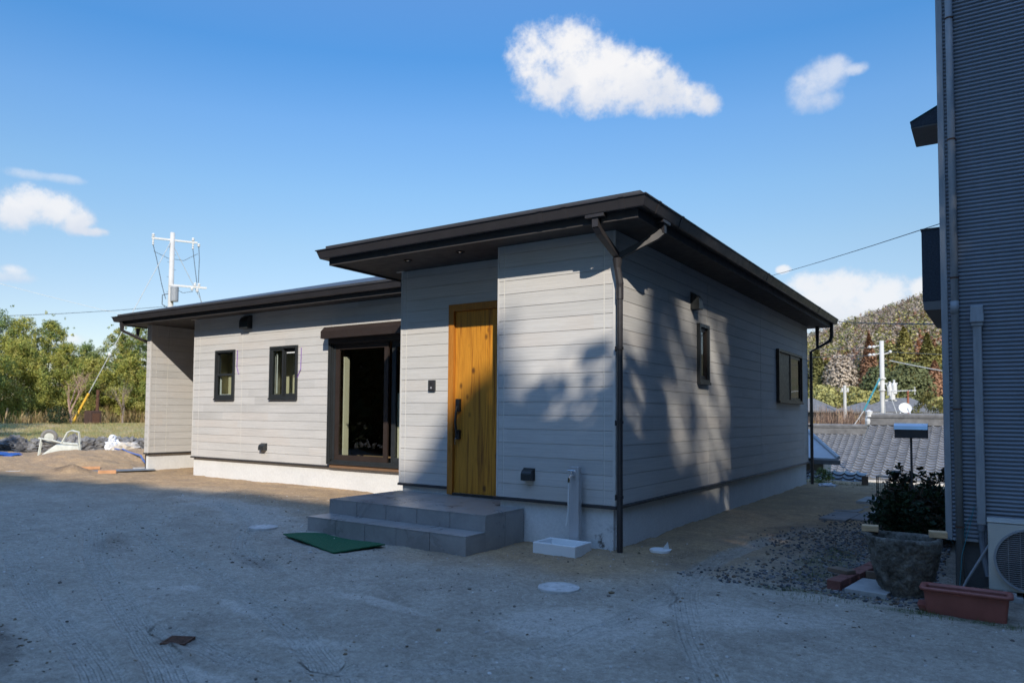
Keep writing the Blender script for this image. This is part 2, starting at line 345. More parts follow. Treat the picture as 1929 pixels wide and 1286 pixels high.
def mat_glass():
    b = NB('window_glass'); N, L = b.N, b.L
    gl = N.new('ShaderNodeBsdfGlossy'); gl.inputs['Roughness'].default_value = 0.01; gl.inputs['Color'].default_value = (0.95, 0.97, 1, 1)
    L.new(b.bump(b.noise(b.pos, 1.1, 2), 0.02, 0.05), gl.inputs['Normal'])
    tr = N.new('ShaderNodeBsdfTransparent'); tr.inputs[0].default_value = (0.86, 0.89, 0.87, 1)
    fr = N.new('ShaderNodeFresnel'); fr.inputs[0].default_value = 1.52
    mx = N.new('ShaderNodeMixShader'); L.new(b.math('MULTIPLY', fr.outputs[0], b.math('SUBTRACT', 1.0, b.g.outputs['Backfacing'])), mx.inputs[0]); L.new(tr.outputs[0], mx.inputs[1]); L.new(gl.outputs[0], mx.inputs[2])
    L.new(mx.outputs[0], b.out.inputs[0]); return b.m
def mat_concrete(name, col, var=0.12, stain=0.0):
    b = NB(name); n = b.noise(b.pos, 3.0, 6, 0.65); n2 = b.noise(b.pos, 40, 4, 0.6)
    f = b.math('MULTIPLY', b.mr(n, 0.3, 0.7, 1 - var, 1 + var), b.mr(n2, 0.3, 0.7, 0.93, 1.07))
    c = b.mix(1.0, col, b.comb(f, f, f), 'MULTIPLY')
    if stain:
        z = b.sep(b.pos)[2]; sn = b.noise(b.pos, 9, 4, 0.7)
        sx = b.sep(b.pos); k = b.math('MULTIPLY', b.math('MULTIPLY', b.mr(sn, 0.54, 0.63), b.mr(z, -0.36, -0.18, stain, 0.0)), b.math('MULTIPLY', b.mr(sx[0], -0.45, -0.2), b.mr(sx[1], 0.3, 0.1))); c = b.mix(k, c, (0.10, 0.085, 0.07))
    return b.fin(c, 0.85, b.bump(n2, 0.25, 0.006), spec=0.25)
def mat_tile():
    b = NB('grey_porch_tile'); n = b.noise(b.pos, 2.2, 5, 0.6, dist=0.6); n2 = b.noise(b.pos, 30, 3); x, y, z = b.sep(b.pos)
    f = b.math('MULTIPLY', b.mr(n, 0.3, 0.7, 0.78, 1.22), b.mr(n2, 0.3, 0.7, 0.94, 1.06))
    c = b.mix(1.0, (0.29, 0.28, 0.27), b.comb(f, f, f), 'MULTIPLY')
    return b.fin(c, b.mr(n, 0.3, 0.7, 0.22, 0.42), b.bump(n2, 0.06, 0.003), spec=0.6)
def mat_stone(name, c0, c1, scale=9):
    b = NB(name); n = b.noise(b.pos, scale, 6, 0.7); n2 = b.noise(b.map(b.pos, (1, 1, 1)), scale * 6, 4, 0.7)
    c = b.mix(b.mr(n, 0.35, 0.65), c0, c1)
    g = b.mr(n2, 0.3, 0.7, 0.6, 1.3); c = b.mix(1.0, c, b.comb(g, g, g), 'MULTIPLY')
    return b.fin(c, 0.95, b.bump(b.math('ADD', n, b.math('MULTIPLY', n2, 0.5)), 0.9, 0.03), spec=0.15)
M = {}
M['siding'] = mat_siding(); M['door'] = mat_door(); M['ground'] = mat_ground(); M['glass'] = mat_glass(); M['tile'] = mat_tile()
M['dark'] = plain('charcoal_metal', (0.036, 0.034, 0.036), 0.42, 0.0, 0.10, 4)
M['gutter'] = plain('dark_brown_gutter', (0.034, 0.031, 0.033), 0.38, 0.0, 0.12, 3)
M['soffit'] = plain('dark_soffit_board', (0.040, 0.036, 0.036), 0.7, 0, 0.08, 3)
M['roof'] = plain('charcoal_roof_sheet', (0.06, 0.062, 0.068), 0.5, 0.2, 0.18, 2)
M['frame'] = plain('black_window_frame', (0.026, 0.029, 0.031), 0.4, 0, 0.1, 5)
M['frame_brown'] = plain('brown_black_frame', (0.032, 0.022, 0.018), 0.45, 0, 0.1, 5)
M['found'] = mat_concrete('foundation_render', (0.66, 0.66, 0.65), 0.05, 0.9)
M['trim'] = plain('siding_corner_trim', (0.56, 0.54, 0.51), 0.6, 0, 0.07, 8)
M['seal'] = plain('pale_sealant', (0.62, 0.595, 0.54), 0.6, 0, 0.06, 8)
M['cream'] = plain('cream_interior', (0.62, 0.56, 0.42), 0.7, 0, 0.05, 2)
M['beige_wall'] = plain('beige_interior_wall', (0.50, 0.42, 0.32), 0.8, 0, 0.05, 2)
M['wood_floor'] = plain('oak_floor', (0.42, 0.27, 0.15), 0.5, 0, 0.2, 3, stretch=(1, 9, 1))
M['brown_sill'] = plain('brown_sill_board', (0.20, 0.115, 0.065), 0.6, 0, 0.15, 5)
M['black'] = plain('matt_black', (0.015, 0.015, 0.016), 0.45, 0, 0.1, 6)
M['steel'] = plain('brushed_steel', (0.50, 0.50, 0.51), 0.42, 0.35, 0.06, 30, stretch=(8, 8, 0.4))
M['chrome'] = plain('chrome', (0.75, 0.75, 0.76), 0.12, 1.0, 0.04, 5)
M['white'] = plain('white_plastic', (0.78, 0.78, 0.77), 0.45, 0, 0.05, 6)
M['whitelid'] = plain('off_white_lid', (0.50, 0.49, 0.47), 0.7, 0, 0.22, 14, 0.2)
M['purple'] = plain('purple_cord', (0.20, 0.07, 0.40), 0.6, 0, 0.1, 9)
M['mat'] = plain('green_artificial_turf', (0.012, 0.105, 0.045), 0.95, 0, 0.3, 70, 0.8, 260)
M['rust'] = plain('rusty_iron', (0.10, 0.045, 0.025), 0.9, 0, 0.35, 30, 0.6, 90)
M['corr'] = plain('corrugated_grey_sheet', (0.175, 0.20, 0.235), 0.45, 0.1, 0.10, 2.0, stretch=(1, 1, 0.4))
M['pvc'] = plain('weathered_grey_pvc', (0.27, 0.285, 0.30), 0.5, 0, 0.16, 7, stretch=(3, 3, 0.6))
M['ac'] = plain('beige_enamel', (0.52, 0.50, 0.44), 0.4, 0, 0.08, 5)
M['terracotta'] = plain('terracotta_plastic', (0.27, 0.085, 0.065), 0.55, 0, 0.14, 8, 0.1, 90)
M['pot'] = mat_stone('chiselled_stone', (0.06, 0.055, 0.046), (0.25, 0.235, 0.205), 8)
M['lumber'] = plain('cut_timber', (0.50, 0.34, 0.19), 0.8, 0, 0.2, 12, 0.2, 60, stretch=(1, 6, 6))
M['brick'] = plain('red_brick', (0.19, 0.075, 0.06), 0.95, 0, 0.25, 16, 0.5, 70)
M['conc'] = mat_concrete('grey_concrete', (0.36, 0.36, 0.35), 0.2)
M['paver'] = mat_concrete('grey_paver', (0.23, 0.22, 0.215), 0.18)
M['darkwall'] = plain('dark_pebbled_panel', (0.030, 0.042, 0.060), 0.7, 0, 0.4, 60, 0.6, 90)
M['greypanel'] = plain('grey_soffit_panel', (0.20, 0.20, 0.20), 0.7, 0, 0.06, 4)
M['leaf'] = mat_tone('leaf_mix', 0.6, 0.3); M['leafdark'] = mat_tone('dark_leaf_mix', 0.6, 0.12)
M['far'] = mat_tone('far_foliage', 0.8, 0.1, nscale=0.4)
M['bark'] = plain('bark', (0.12, 0.085, 0.06), 0.95, 0, 0.3, 8, 0.6, 30, stretch=(3, 3, 0.5))
M['stone'] = mat_stone('field_stone', (0.10, 0.10, 0.105), (0.27, 0.265, 0.26), 2.6)
M['doorframe'] = plain('stained_door_frame', (0.43, 0.165, 0.022), 0.5, 0, 0.22, 6, 0.1, 60, stretch=(9, 9, 0.6))
M['pebble'] = mat_tone('pebble_mix', 0.9, 0, nscale=30)
M['grassblade'] = mat_tone('grass_blade', 0.7, 0.25)
M['barrow'] = plain('dusty_pale_green_steel', (0.52, 0.53, 0.47), 0.6, 0, 0.16, 8)
M['tyre'] = plain('dusty_tyre', (0.20, 0.19, 0.175), 0.9, 0, 0.2, 14)
M['sack'] = plain('white_sack', (0.66, 0.68, 0.72), 0.6, 0, 0.1, 9, 0.5, 25)
M['rubble'] = plain('pale_rubble_bag', (0.50, 0.45, 0.38), 0.85, 0, 0.25, 8, 0.7, 18)
M['tarp'] = plain('blue_tarp', (0.02, 0.09, 0.34), 0.5, 0, 0.2, 7, 0.5, 20)
M['hose'] = plain('pale_blue_hose', (0.10, 0.16, 0.42), 0.5, 0, 0.1, 7)
M['greysheet'] = plain('blue_grey_sheet', (0.16, 0.18, 0.21), 0.6, 0, 0.2, 6)
M['plank'] = plain('orange_timber', (0.50, 0.27, 0.14), 0.85, 0, 0.15, 9)
M['heap'] = plain('dark_soil', (0.12, 0.08, 0.05), 0.98, 0, 0.3, 12, 0.9, 40)
M['polec'] = plain('concrete_pole', (0.50, 0.49, 0.46), 0.8, 0, 0.1, 1.5)
M['polew'] = plain('white_porcelain', (0.62, 0.61, 0.58), 0.3, 0, 0.04, 6)
M['cable'] = plain('black_cable', (0.05, 0.06, 0.07), 0.6)
M['bluecable'] = plain('green_blue_guard', (0.03, 0.20, 0.24), 0.6)
M['guy'] = plain('galvanised_wire', (0.55, 0.53, 0.47), 0.5, 0.3)
M['yellow'] = plain('yellow_guard', (0.62, 0.34, 0.02), 0.6)
M['kawara'] = plain('grey_roof_tile', (0.20, 0.20, 0.205), 0.33, 0.1, 0.28, 3.5)
M['ridge'] = plain('grey_ridge_tile', (0.15, 0.145, 0.14), 0.7, 0, 0.3, 4)
M['plaster'] = plain('tan_plaster', (0.46, 0.32, 0.17), 0.9, 0, 0.12, 3)
M['greyroof'] = plain('pale_grey_roof_sheet', (0.42, 0.42, 0.42), 0.55, 0.1, 0.08, 2)
M['woodpost'] = plain('weathered_wood', (0.17, 0.12, 0.085), 0.9, 0, 0.25, 6)
M['mailbox'] = plain('charcoal_mailbox', (0.035, 0.037, 0.042), 0.5)
M['bluesteel'] = plain('bare_metal_top', (0.50, 0.53, 0.57), 0.3, 0.85, 0.01, 1)
M['rustpole'] = plain('rust_orange_mast', (0.30, 0.10, 0.05), 0.8)
M['oxide'] = plain('rust_box', (0.065, 0.035, 0.026), 0.85, 0, 0.35, 10)
# ------------------------------------------------------------------ the house (z = 0 is the bottom edge of the siding)
ROW = 0.1517; HT = 2.8285; GZ = -0.46
YM = 2.105; YD = 0.52; XD = -3.34; W1 = -1.444; XM = -10.39; L = 9.695; XS = -12.0
house = thing('single_storey_house', (-5.5, 5.0, GZ), 'long low house with pale wood-print siding and dark hipped roof', 'house')

def rect_minus(r, holes):
    a0, a1, z0, z1 = r
    hs = [h for h in holes if h[0] < a1 and h[1] > a0 and h[2] < z1 and h[3] > z0]
    if not hs: return [r]
    zc = sorted({z0, z1} | {min(max(v, z0), z1) for h in hs for v in (h[2], h[3])}); out = []
    for lo, hi in zip(zc[:-1], zc[1:]):
        if hi - lo < 1e-4: continue
        m = (lo + hi) / 2; spans = sorted((max(h[0], a0), min(h[1], a1)) for h in hs if h[2] < m < h[3]); c = a0
        for s0, s1 in spans:
            if s0 > c + 1e-4: out.append((c, s0, lo, hi))
            c = max(c, s1)
        if c < a1 - 1e-4: out.append((c, a1, lo, hi))
    return out
def siding(axis, c, a0, a1, nsgn, holes=(), joints=(), z1=HT, trims=()):
    """wall on plane axis=c from a0 to a1, outward normal sign nsgn along that axis; real grooves between the boards"""
    b = MB()
    def bx(p0, p1, q0, q1, z0, z1):            # p: along the wall, q: depth outwards from plane (negative = inside)
        lo, hi = sorted((c + nsgn * q0, c + nsgn * q1))
        if axis == 'y': b.box(p0, p1, lo, hi, z0, z1)
        else: b.box(lo, hi, p0, p1, z0, z1)
    for r in rect_minus((a0 + .0105, a1 - .0105, 0, z1), holes): bx(r[0], r[1], -0.10, -0.0075, r[2], r[3])
    cuts = [a0] + sorted(joints) + [a1]
    k = 0
    while k * ROW < z1 - 0.01:
        zb = k * ROW + (0.003 if k else 0.0); zt = min((k + 1) * ROW - 0.003, z1)
        for p0, p1 in zip(cuts[:-1], cuts[1:]):
            q0 = p0 + (0.006 if p0 != a0 else 0); q1 = p1 - (0.006 if p1 != a1 else 0)
            for r in rect_minus((q0, q1, zb, zt), holes): bx(r[0], r[1], -0.0075, 0.0, r[2], r[3])
        k += 1
    w = b.build('siding_wall', M['siding'], house)
    for j in joints:
            b = MB()
            for r in rect_minus((j - 0.0055, j + 0.0055, 0, z1), holes): bx(r[0], r[1], -0.007, -0.002, r[2], r[3])
            b.build('sealant_joint', M['seal'], house)
    return w
sl_hole = (-6.30, -3.40, 0.0, 2.20)
win1 = (-9.64, -9.015, 1.17, 2.15); win2 = (-7.95, -7.185, 1.172, 2.153)
slim = (2.56, 2.97, 1.36, 2.14); rwin = (6.92, 8.93, 1.20, 2.15)
inset = lambda r, d: (r[0] + d, r[1] - d, r[2] + d, r[3] - d)
door_hole = (-2.53, W1, -0.1, 2.315)
siding('y', 0.0, W1, 0.0, -1, joints=(-1.355, -0.125))
siding('y', YD, XD, W1 - 0.0, -1, holes=(door_hole,), joints=(-3.245,))
siding('y', YM, XM, XD - 0.10, -1, holes=(inset(win1, .03), inset(win2, .03), sl_hole), joints=(-10.19, -8.80))
siding('x', 0.0, 0.0105, L, 1, holes=(inset(slim, .03), inset(rwin, .03)), joints=(0.10, 3.005, 5.835, 9.2))
siding('x', XD, YD + .0105, YM + 0.1, -1)
siding('x', W1, 0.10, YD, -1)
siding('x', XS, YM + .0105, 5.2, 1, joints=(YM + 0.14, YM + 0.42))
siding('y', YM, XS - 0.16, XS - 0.0, -1)
siding('x', XM, YM + 0.1, 5.2, -1)
siding('y', 5.2, XS, XM, -1)
siding('x', XS - 0.16, YM + .0105, L - .0105, -1)
siding('y', L, XS - 0.16, -0.0075, 1)
# foundation and base flashing
def fnd(b):
    d = 0.035; zb = GZ - 0.25; zt = -0.035
    b.box(W1 + d, -d, d, d + 0.15, zb, zt); b.box(XD + d, W1 + d, YD + d, YD + d + 0.15, zb, zt); b.box(XM + d, XD + d, YM + d, YM + d + 0.15, zb, zt)
    b.box(-d - 0.15, -d, d + 0.15, L - d, zb, zt); b.box(XS - 0.16 + d, XS - d, YM + d, L - d, zb, zt); b.box(XM + d, XM + d + 0.15, YM + d + 0.15, 5.1, zb, zt)
    b.box(XS - d, XM + d, 5.2 + d, 5.35, zb, zt); b.box(XD + d, XD + d + 0.15, YD + d + 0.15, YM + d, zb, zt)
part('foundation', M['found'], house, fnd)
def flash(b):
    def run(p0, p1, out):                      # p0->p1 along wall, out = outward unit
        (x0, y0), (x1, y1) = p0, p1; ox, oy = out
        pr = [(0.0, -0.002), (0.016, -0.010), (0.016, -0.034), (-0.03, -0.034), (-0.03, -0.002)]
        b.sweep(pr, [((x0, y0, 0), (ox, oy, 0), (0, 0, 1)), ((x1, y1, 0), (ox, oy, 0), (0, 0, 1))])
    run((W1 - .016, 0), (0.016, 0), (0, -1)); run((XD - .016, YD), (-2.53, YD), (0, -1)); run((XM - .016, YM), (XD - 0.02, YM), (0, -1))
    run((0, -0.0), (0, L), (1, 0)); run((XS, YM), (XS, 5.2), (1, 0)); run((XS - .176, YM), (XS + 0.016, YM), (0, -1)); run((XD, YD), (XD, YM), (-1, 0))
part('base_flashing', M['dark'], house, flash)
t_ = 0.004
for x0, x1, y in ((-0.028, 0.004, 0.0), (W1 - 0.0, W1 + 0.02, 0.0), (XD - .004, XD + 0.022, YD), (XM - .004, XM + 0.022, YM), (XS - 0.03, XS + 0.004, YM)):
    part('corner_trim', M['trim'], house, lambda b: b.box(x0, x1, y - t_, y, 0, HT - .002))
for x, y0, y1 in ((0.0, 0.0, 0.03), (0.0, L - .03, L), (XS, YM, YM + .03)):
    part('corner_trim', M['trim'], house, lambda b: b.box(x, x + t_, y0, y1, 0, HT - .002))

# eaves: soffit, fascia, gutter, roof
EO = 0.40                                       # soffit overhang to the fascia
def soff(b):
    t0, t1 = HT, HT + 0.03
    b.box(XD - EO, EO, -EO, YM - EO, t0, t1); b.box(XS - 0.16 - EO, EO, YM - EO, L + EO, t0, t1)
part('soffit', M['soffit'], house, soff)
front = dict(x0=XD - EO, x1=EO, y0=-EO)
def eave_path(pts, prof, b):
    """sweep an eave profile (a = outwards, b = up) along a polyline with mitred corners; pts are on the fascia line"""
    n = len(pts); path = []
    for i, (x, y) in enumerate(pts):
        def nrm(p, q): d = Vector((q[0] - p[0], q[1] - p[1])); d.normalize(); return Vector((d.y, -d.x))
        ns = []
        if i > 0: ns.append(nrm(pts[i - 1], pts[i]))
        if i < n - 1: ns.append(nrm(pts[i], pts[i + 1]))
        m = ns[0] if len(ns) == 1 else (ns[0] + ns[1]) / (1 + ns[0].dot(ns[1]))
        path.append(((x, y, 0), (m.x, m.y, 0), (0, 0, 1)))
    b.sweep(prof, path)
pts_front = [(XD - EO, YM - EO), (XD - EO, -EO), (EO, -EO), (EO, L + EO)]
pts_wing = [(XS - 0.16 - EO, L + EO), (XS - 0.16 - EO, YM - EO), (XD - EO - 0.02, YM - EO)]
FAS = [(0.0, HT - 0.025), (0.02, HT - 0.025), (0.02, HT + 0.16), (0.0, HT + 0.16)]
GUT = [(0.022, HT + 0.062), (0.10, HT + 0.052), (0.108, HT + 0.060), (0.138, HT + 0.150), (0.150, HT + 0.152), (0.150, HT + 0.164), (0.132, HT + 0.164), (0.100, HT + 0.072), (0.030, HT + 0.078), (0.022, HT + 0.150)]
for pts in (pts_front, pts_wing):
    b = MB(); eave_path(pts, FAS, b); b.build('fascia', M['soffit'], house)
    b = MB(); eave_path(pts, GUT, b); b.build('gutter', M['gutter'], house)
J = [(a + (0.004 if a > 0.09 else 0), z + (0.003 if z > HT + .1 else -0.003)) for a, z in GUT[:6]] + [(0.10, HT + 0.166), (0.03, HT + 0.15)]
for x in (-2.75, -0.62, -0.34, 0.27): part('gutter_joint', M['gutter'], house, lambda b: b.sweep(J, [((x, -EO, 0), (0, -1, 0), (0, 0, 1)), ((x + 0.055, -EO, 0), (0, -1, 0), (0, 0, 1))]))
for y in (-0.20, 0.45, 4.1, 8.0): part('gutter_joint', M['gutter'], house, lambda b: b.sweep(J, [((EO, y, 0), (1, 0, 0), (0, 0, 1)), ((EO, y + 0.055, 0), (1, 0, 0), (0, 0, 1))]))
for x in (-11.9, -9.7, -5.9): part('gutter_joint', M['gutter'], house, lambda b: b.sweep(J, [((x, YM - EO, 0), (0, -1, 0), (0, 0, 1)), ((x + 0.055, YM - EO, 0), (0, -1, 0), (0, 0, 1))]))
def hip(b, x0, x1, y0, y1, ze, sl, along, t=0.045):
    if along == 'y':
        h = (x1 - x0) / 2; xm = (x0 + x1) / 2; r = [(xm, y0 + h, ze + sl * h), (xm, max(y1 - h, y0 + h + .1), ze + sl * h)]
    else:
        h = (y1 - y0) / 2; ym = (y0 + y1) / 2; r = [(x0 + h, ym, ze + sl * h), (max(x1 - h, x0 + h + .1), ym, ze + sl * h)]
    E = [(x0, y0, ze), (x1, y0, ze), (x1, y1, ze), (x0, y1, ze)]; D = [(x, y, z - t) for x, y, z in E]
    v = E + D + r
    if along == 'y': top = [(0, 1, 8), (1, 2, 9, 8), (2, 3, 9), (3, 0, 8, 9)]
    else: top = [(0, 1, 9, 8), (1, 2, 9), (2, 3, 8, 9), (3, 0, 8)]
    b.add(v, top + [(0, 4, 5, 1), (1, 5, 6, 2), (2, 6, 7, 3), (3, 7, 4, 0), (4, 7, 6, 5)])
ro = EO + 0.055; ZE = HT + 0.222
part('roof', M['roof'], house, lambda b: hip(b, XD - ro, ro, -ro, L + ro - .01, ZE, 0.27, 'y'))
part('roof', M['roof'], house, lambda b: hip(b, XS - 0.16 - ro, -1.5, YM - ro, L + ro, ZE - 0.004, 0.27, 'x'))

# downpipes
def dpipe(name, px, py, pts_list, z_top, z_bot, clamps, r=0.029):
    o = part(name, M['gutter'], house, lambda b: [b.tube([(px, py, z_bot), (px, py, z_top)], r, 14)] + [b.tube(p, rr, 4) for p, rr in pts_list], smooth=False)
    for z in clamps:
        part('pipe_clamp', M['gutter'], o, lambda b: (b.lathe((px, py, z), [(r, -0.012), (r + 0.006, -0.012), (r + 0.006, 0.012), (r, 0.012)], 14, False), b.box(px - 0.012 - 0.05 * (px > -1), px + 0.012, py - 0.01, py + 0.01, z - 0.008, z + 0.008)))
    return o
def elbow(b, p, q, out):
    """square outlet under the gutter at p, bent and run to q"""
    w = 0.032
    b.box(p[0] - 0.10 * abs(out[1]) - 0.05 * abs(out[0]), p[0] + 0.10 * abs(out[1]) + 0.05 * abs(out[0]), p[1] - 0.10 * abs(out[0]) - 0.05 * abs(out[1]), p[1] + 0.10 * abs(out[0]) + 0.05 * abs(out[1]), HT + 0.022, HT + 0.054)
    b.box(p[0] - w, p[0] + w, p[1] - w, p[1] + w, HT - 0.07, HT + 0.024)
    b.tube([(p[0], p[1], HT - 0.055), (p[0] + (q[0] - p[0]) * .14, p[1] + (q[1] - p[1]) * .14, HT - 0.105), (q[0], q[1], q[2])], [0.046, 0.046, 0.04], 4)
PX, PY = 0.065, -0.035
dp = part('downpipe', M['gutter'], house, lambda b: (b.tube([(PX, PY, GZ - 0.1), (PX, PY, 2.18), (PX + .004, PY - .004, 2.26), (PX - 0.02, PY - 0.015, 2.42), (PX - 0.02, PY - 0.015, 2.52)], [0.030, 0.030, 0.036, 0.036, 0.05], 14),
     b.lathe((PX, PY, 2.10), [(0.030, 0), (0.036, 0), (0.036, 0.12), (0.030, 0.12)], 14, False), elbow(b, (0.0, -0.45, 0), (PX - 0.02, PY - 0.02, 2.54), (0, -1)), elbow(b, (0.45, 0.13, 0), (PX - 0.01, PY - 0.005, 2.54), (1, 0))))
for z in (1.6, 0.85, 0.1):
    part('pipe_clamp', M['gutter'], dp, lambda b: (b.lathe((PX, PY, z), [(0.030, -0.014), (0.037, -0.014), (0.037, 0.014), (0.030, 0.014)], 14, False), b.tube([(PX - 0.03, PY, z), (-0.0, 0.004, z)], 0.008, 6), b.box(PX - 0.05, PX - 0.034, PY - 0.012, PY + 0.012, z - 0.035, z + 0.02)))
dp = part('downpipe', M['gutter'], house, lambda b: (b.tube([(0.06, L + 0.05, GZ - 0.1), (0.06, L + 0.05, 2.30), (0.40, L + 0.18, 2.52)], 0.032, 10), b.tube([(0.40, L + 0.18, 2.50), (0.44, L + 0.2, 2.62), (0.44, L + 0.2, HT + 0.06)], 0.045, 4), b.tube([(0.18, L + 0.096, 2.378), (0.18, L + 0.10, HT)], [0.03, 0.045], 6)))
for z in (1.75, 0.75, 0.05): part('pipe_clamp', M['gutter'], dp, lambda b: b.box(0.0, 0.06, L - 0.01, L + 0.012, z - 0.02, z + 0.02))
part('downpipe', M['gutter'], house, lambda b: (b.tube([(XS - 0.22, YM + 0.1, 2.45), (XS - 0.26, YM - 0.05, 2.50), (XS - 0.40, YM - 0.40, 2.66), (XS - 0.42, YM - 0.45, 2.70)], 0.036, 6), b.tube([(XS - 0.42, YM - 0.45, 2.68), (XS - 0.42, YM - 0.45, HT + 0.05)], 0.045, 4), b.tube([(XS - 0.22, YM + 0.1, 2.47), (XS - 0.22, YM + 0.1, GZ)], 0.03, 8), b.tube([(XS - 0.3, YM - 0.15, 2.58), (XS - 0.3, YM - 0.15, 2.75)], [0.03, 0.05], 6)))
part('downpipe', M['gutter'], house, lambda b: (b.box(XD - 0.46, XD - 0.30, YM - 1.08, YM - 0.92, HT - 0.15, HT + 0.05), b.tube([(XD - 0.40, YM - 1.0, HT - 0.08), (XD - 0.05, YM - 0.65, HT - 0.27)], 0.045, 4), b.tube([(XD - 0.05, YM - 0.65, HT - 0.25), (XD - 0.05, YM - 0.65, GZ)], 0.03, 8)))

# front door
dl = part('front_door', M['door'], house, lambda b: b.box(-2.445, -1.50, YD + 0.030, YD + 0.065, -0.075, 2.225), bevel=0.003)
part('frame', M['doorframe'], dl, lambda b: (b.box(-2.530, -2.448, YD - 0.012, YD + 0.08, -0.095, 2.315), b.box(-2.448, W1 - 0.003, YD - 0.012, YD + 0.08, 2.228, 2.315), b.box(-1.497, W1 - 0.003, YD - 0.010, YD + 0.08, -0.095, 2.228)))
part('threshold', M['frame'], dl, lambda b: b.box(-2.448, -1.497, YD - 0.01, YD + 0.08, -0.1, -0.078))
def hnd(b):
    y = YD + 0.030; x = -2.375
    pr = [(-0.016, 0), (0.016, 0), (0.016, 0.02), (-0.016, 0.02)]
    b.box(x - 0.028, x + 0.03, y - 0.05, y, 0.95, 1.11); b.box(x - 0.028, x + 0.03, y - 0.05, y, 0.60, 0.72)
    b.tube([(x, y - 0.045, 1.02), (x - 0.006, y - 0.065, 0.93), (x - 0.008, y - 0.072, 0.83), (x - 0.004, y - 0.066, 0.74), (x, y - 0.045, 0.66)], [0.018, 0.017, 0.016, 0.017, 0.018], 8)
h = part('handle', M['black'], dl, hnd, bevel=0.004)
part('key', M['chrome'], dl, lambda b: (b.box(-2.398, -2.383, YD - 0.035, YD - 0.03, 0.53, 0.61), b.tube([(-2.391, YD - 0.03, 0.60), (-2.391, YD + 0.0, 0.64)], 0.004, 6)))
ic = part('intercom', M['frame'], house, lambda b: b.box(-2.845, -2.735, YD - 0.028, YD, 1.21, 1.355), bevel=0.004)
part('speaker_panel', M['dark'], ic, lambda b: (b.box(-2.832, -2.748, YD - 0.032, YD - 0.027, 1.225, 1.34)), bevel=0.002)
part('call_button', M['steel'], ic, lambda b: b.tube([(-2.79, YD - 0.034, 1.255), (-2.79, YD - 0.028, 1.255)], 0.013, 12))
part('camera_lens', M['black'], ic, lambda b: b.tube([(-2.79, YD - 0.0335, 1.305), (-2.79, YD - 0.028, 1.305)], 0.012, 12))

# vent hoods
def hood(b, axis, a, z, w, h, d, c, s):
    """half-drum hood on a wall; a = centre along the wall"""
    n = 10; vs = []; fs = []
    for side in (-w / 2, w / 2):
        for k in range(n + 1):
            t = math.pi / 2 * k / n; q = d * math.sin(t) if k else 0.0; zz = z + h / 2 - h * 0.55 * (1 - math.cos(t))
            vs.append((a + side, q, zz))
        vs.append((a + side, d, z - h / 2)); vs.append((a + side, 0.0, z - h / 2))
    m = n + 3
    for k in range(m): k2 = (k + 1) % m; fs.append((k, k2, m + k2, m + k))
    fs.append(tuple(range(m))); fs.append(tuple(range(2 * m - 1, m - 1, -1)))
    b.add([(p, c + s * q, zz) if axis == 'y' else (c + s * q, p, zz) for p, q, zz in vs], fs)
def vhood(axis, a, z, w, h, d, c, s):
    o = part('vent_hood', M['frame'], house, lambda b: hood(b, axis, a, z, w, h, d, c, s))
    part('vent_base', M['frame'], o, lambda b: b.box(a - w * .56, a + w * .56, c - (0.012 if s < 0 else 0), c + (0.012 if s > 0 else 0), z - h * .5, z + h * .55) if axis == 'y' else b.box(c, c + 0.012, a - w * .56, a + w * .56, z - h * .5, z + h * .55))
vhood('y', -1.01, 0.266, 0.125, 0.125, 0.085, 0.0, -1); vhood('y', -8.08, 0.265, 0.15, 0.125, 0.085, YM, -1)
vhood('y', -8.65, 2.66, 0.24, 0.25, 0.12, YM, -1); vhood('x', 2.40, 2.40, 0.15, 0.21, 0.11, 0.0, 1)
for x, y in ((-2.77, -0.03), (-1.94, -0.06)):
    o = part('downlight', M['black'], house, lambda b: b.lathe((x, y, HT - 0.012), [(0.055, 0.014), (0.055, 0.0), (0.045, -0.002), (0.04, 0.012)], 20))
    part('rim_lens', M['chrome'], o, lambda b: b.lathe((x, y, HT - 0.012), [(0.020, 0.0105), (0.020, 0.006), (0.012, 0.002)], 12))
part('soffit_vent', M['trim'], house, lambda b: b.box(-3.40, -3.28, YD - 0.05, YD - 0.01, HT - 0.005, HT - 0.0005))
part('soffit_vent', M['trim'], house, lambda b: b.box(XM - 0.08, XM + 0.10, YM - 0.05, YM - 0.02, HT - 0.005, HT - 0.0005))

# windows -------------------------------------------------------------------------
def fr_y(b, r, y, t, d0, d1):                   # rectangular ring of section t, from y-d1 to y-d0
    x0, x1, z0, z1 = r
    for q in ((x0, x0 + t, z0, z1), (x1 - t, x1, z0, z1), (x0 + t, x1 - t, z0, z0 + t), (x0 + t, x1 - t, z1 - t, z1)): b.box(q[0], q[1], y - d1, y - d0, q[2], q[3])
def fr_x(b, r, x, t, d0, d1):
    y0, y1, z0, z1 = r
    for q in ((y0, y0 + t, z0, z1), (y1 - t, y1, z0, z1), (y0 + t, y1 - t, z0, z0 + t), (y0 + t, y1 - t, z1 - t, z1)): b.box(x + d0, x + d1, q[0], q[1], q[2], q[3])
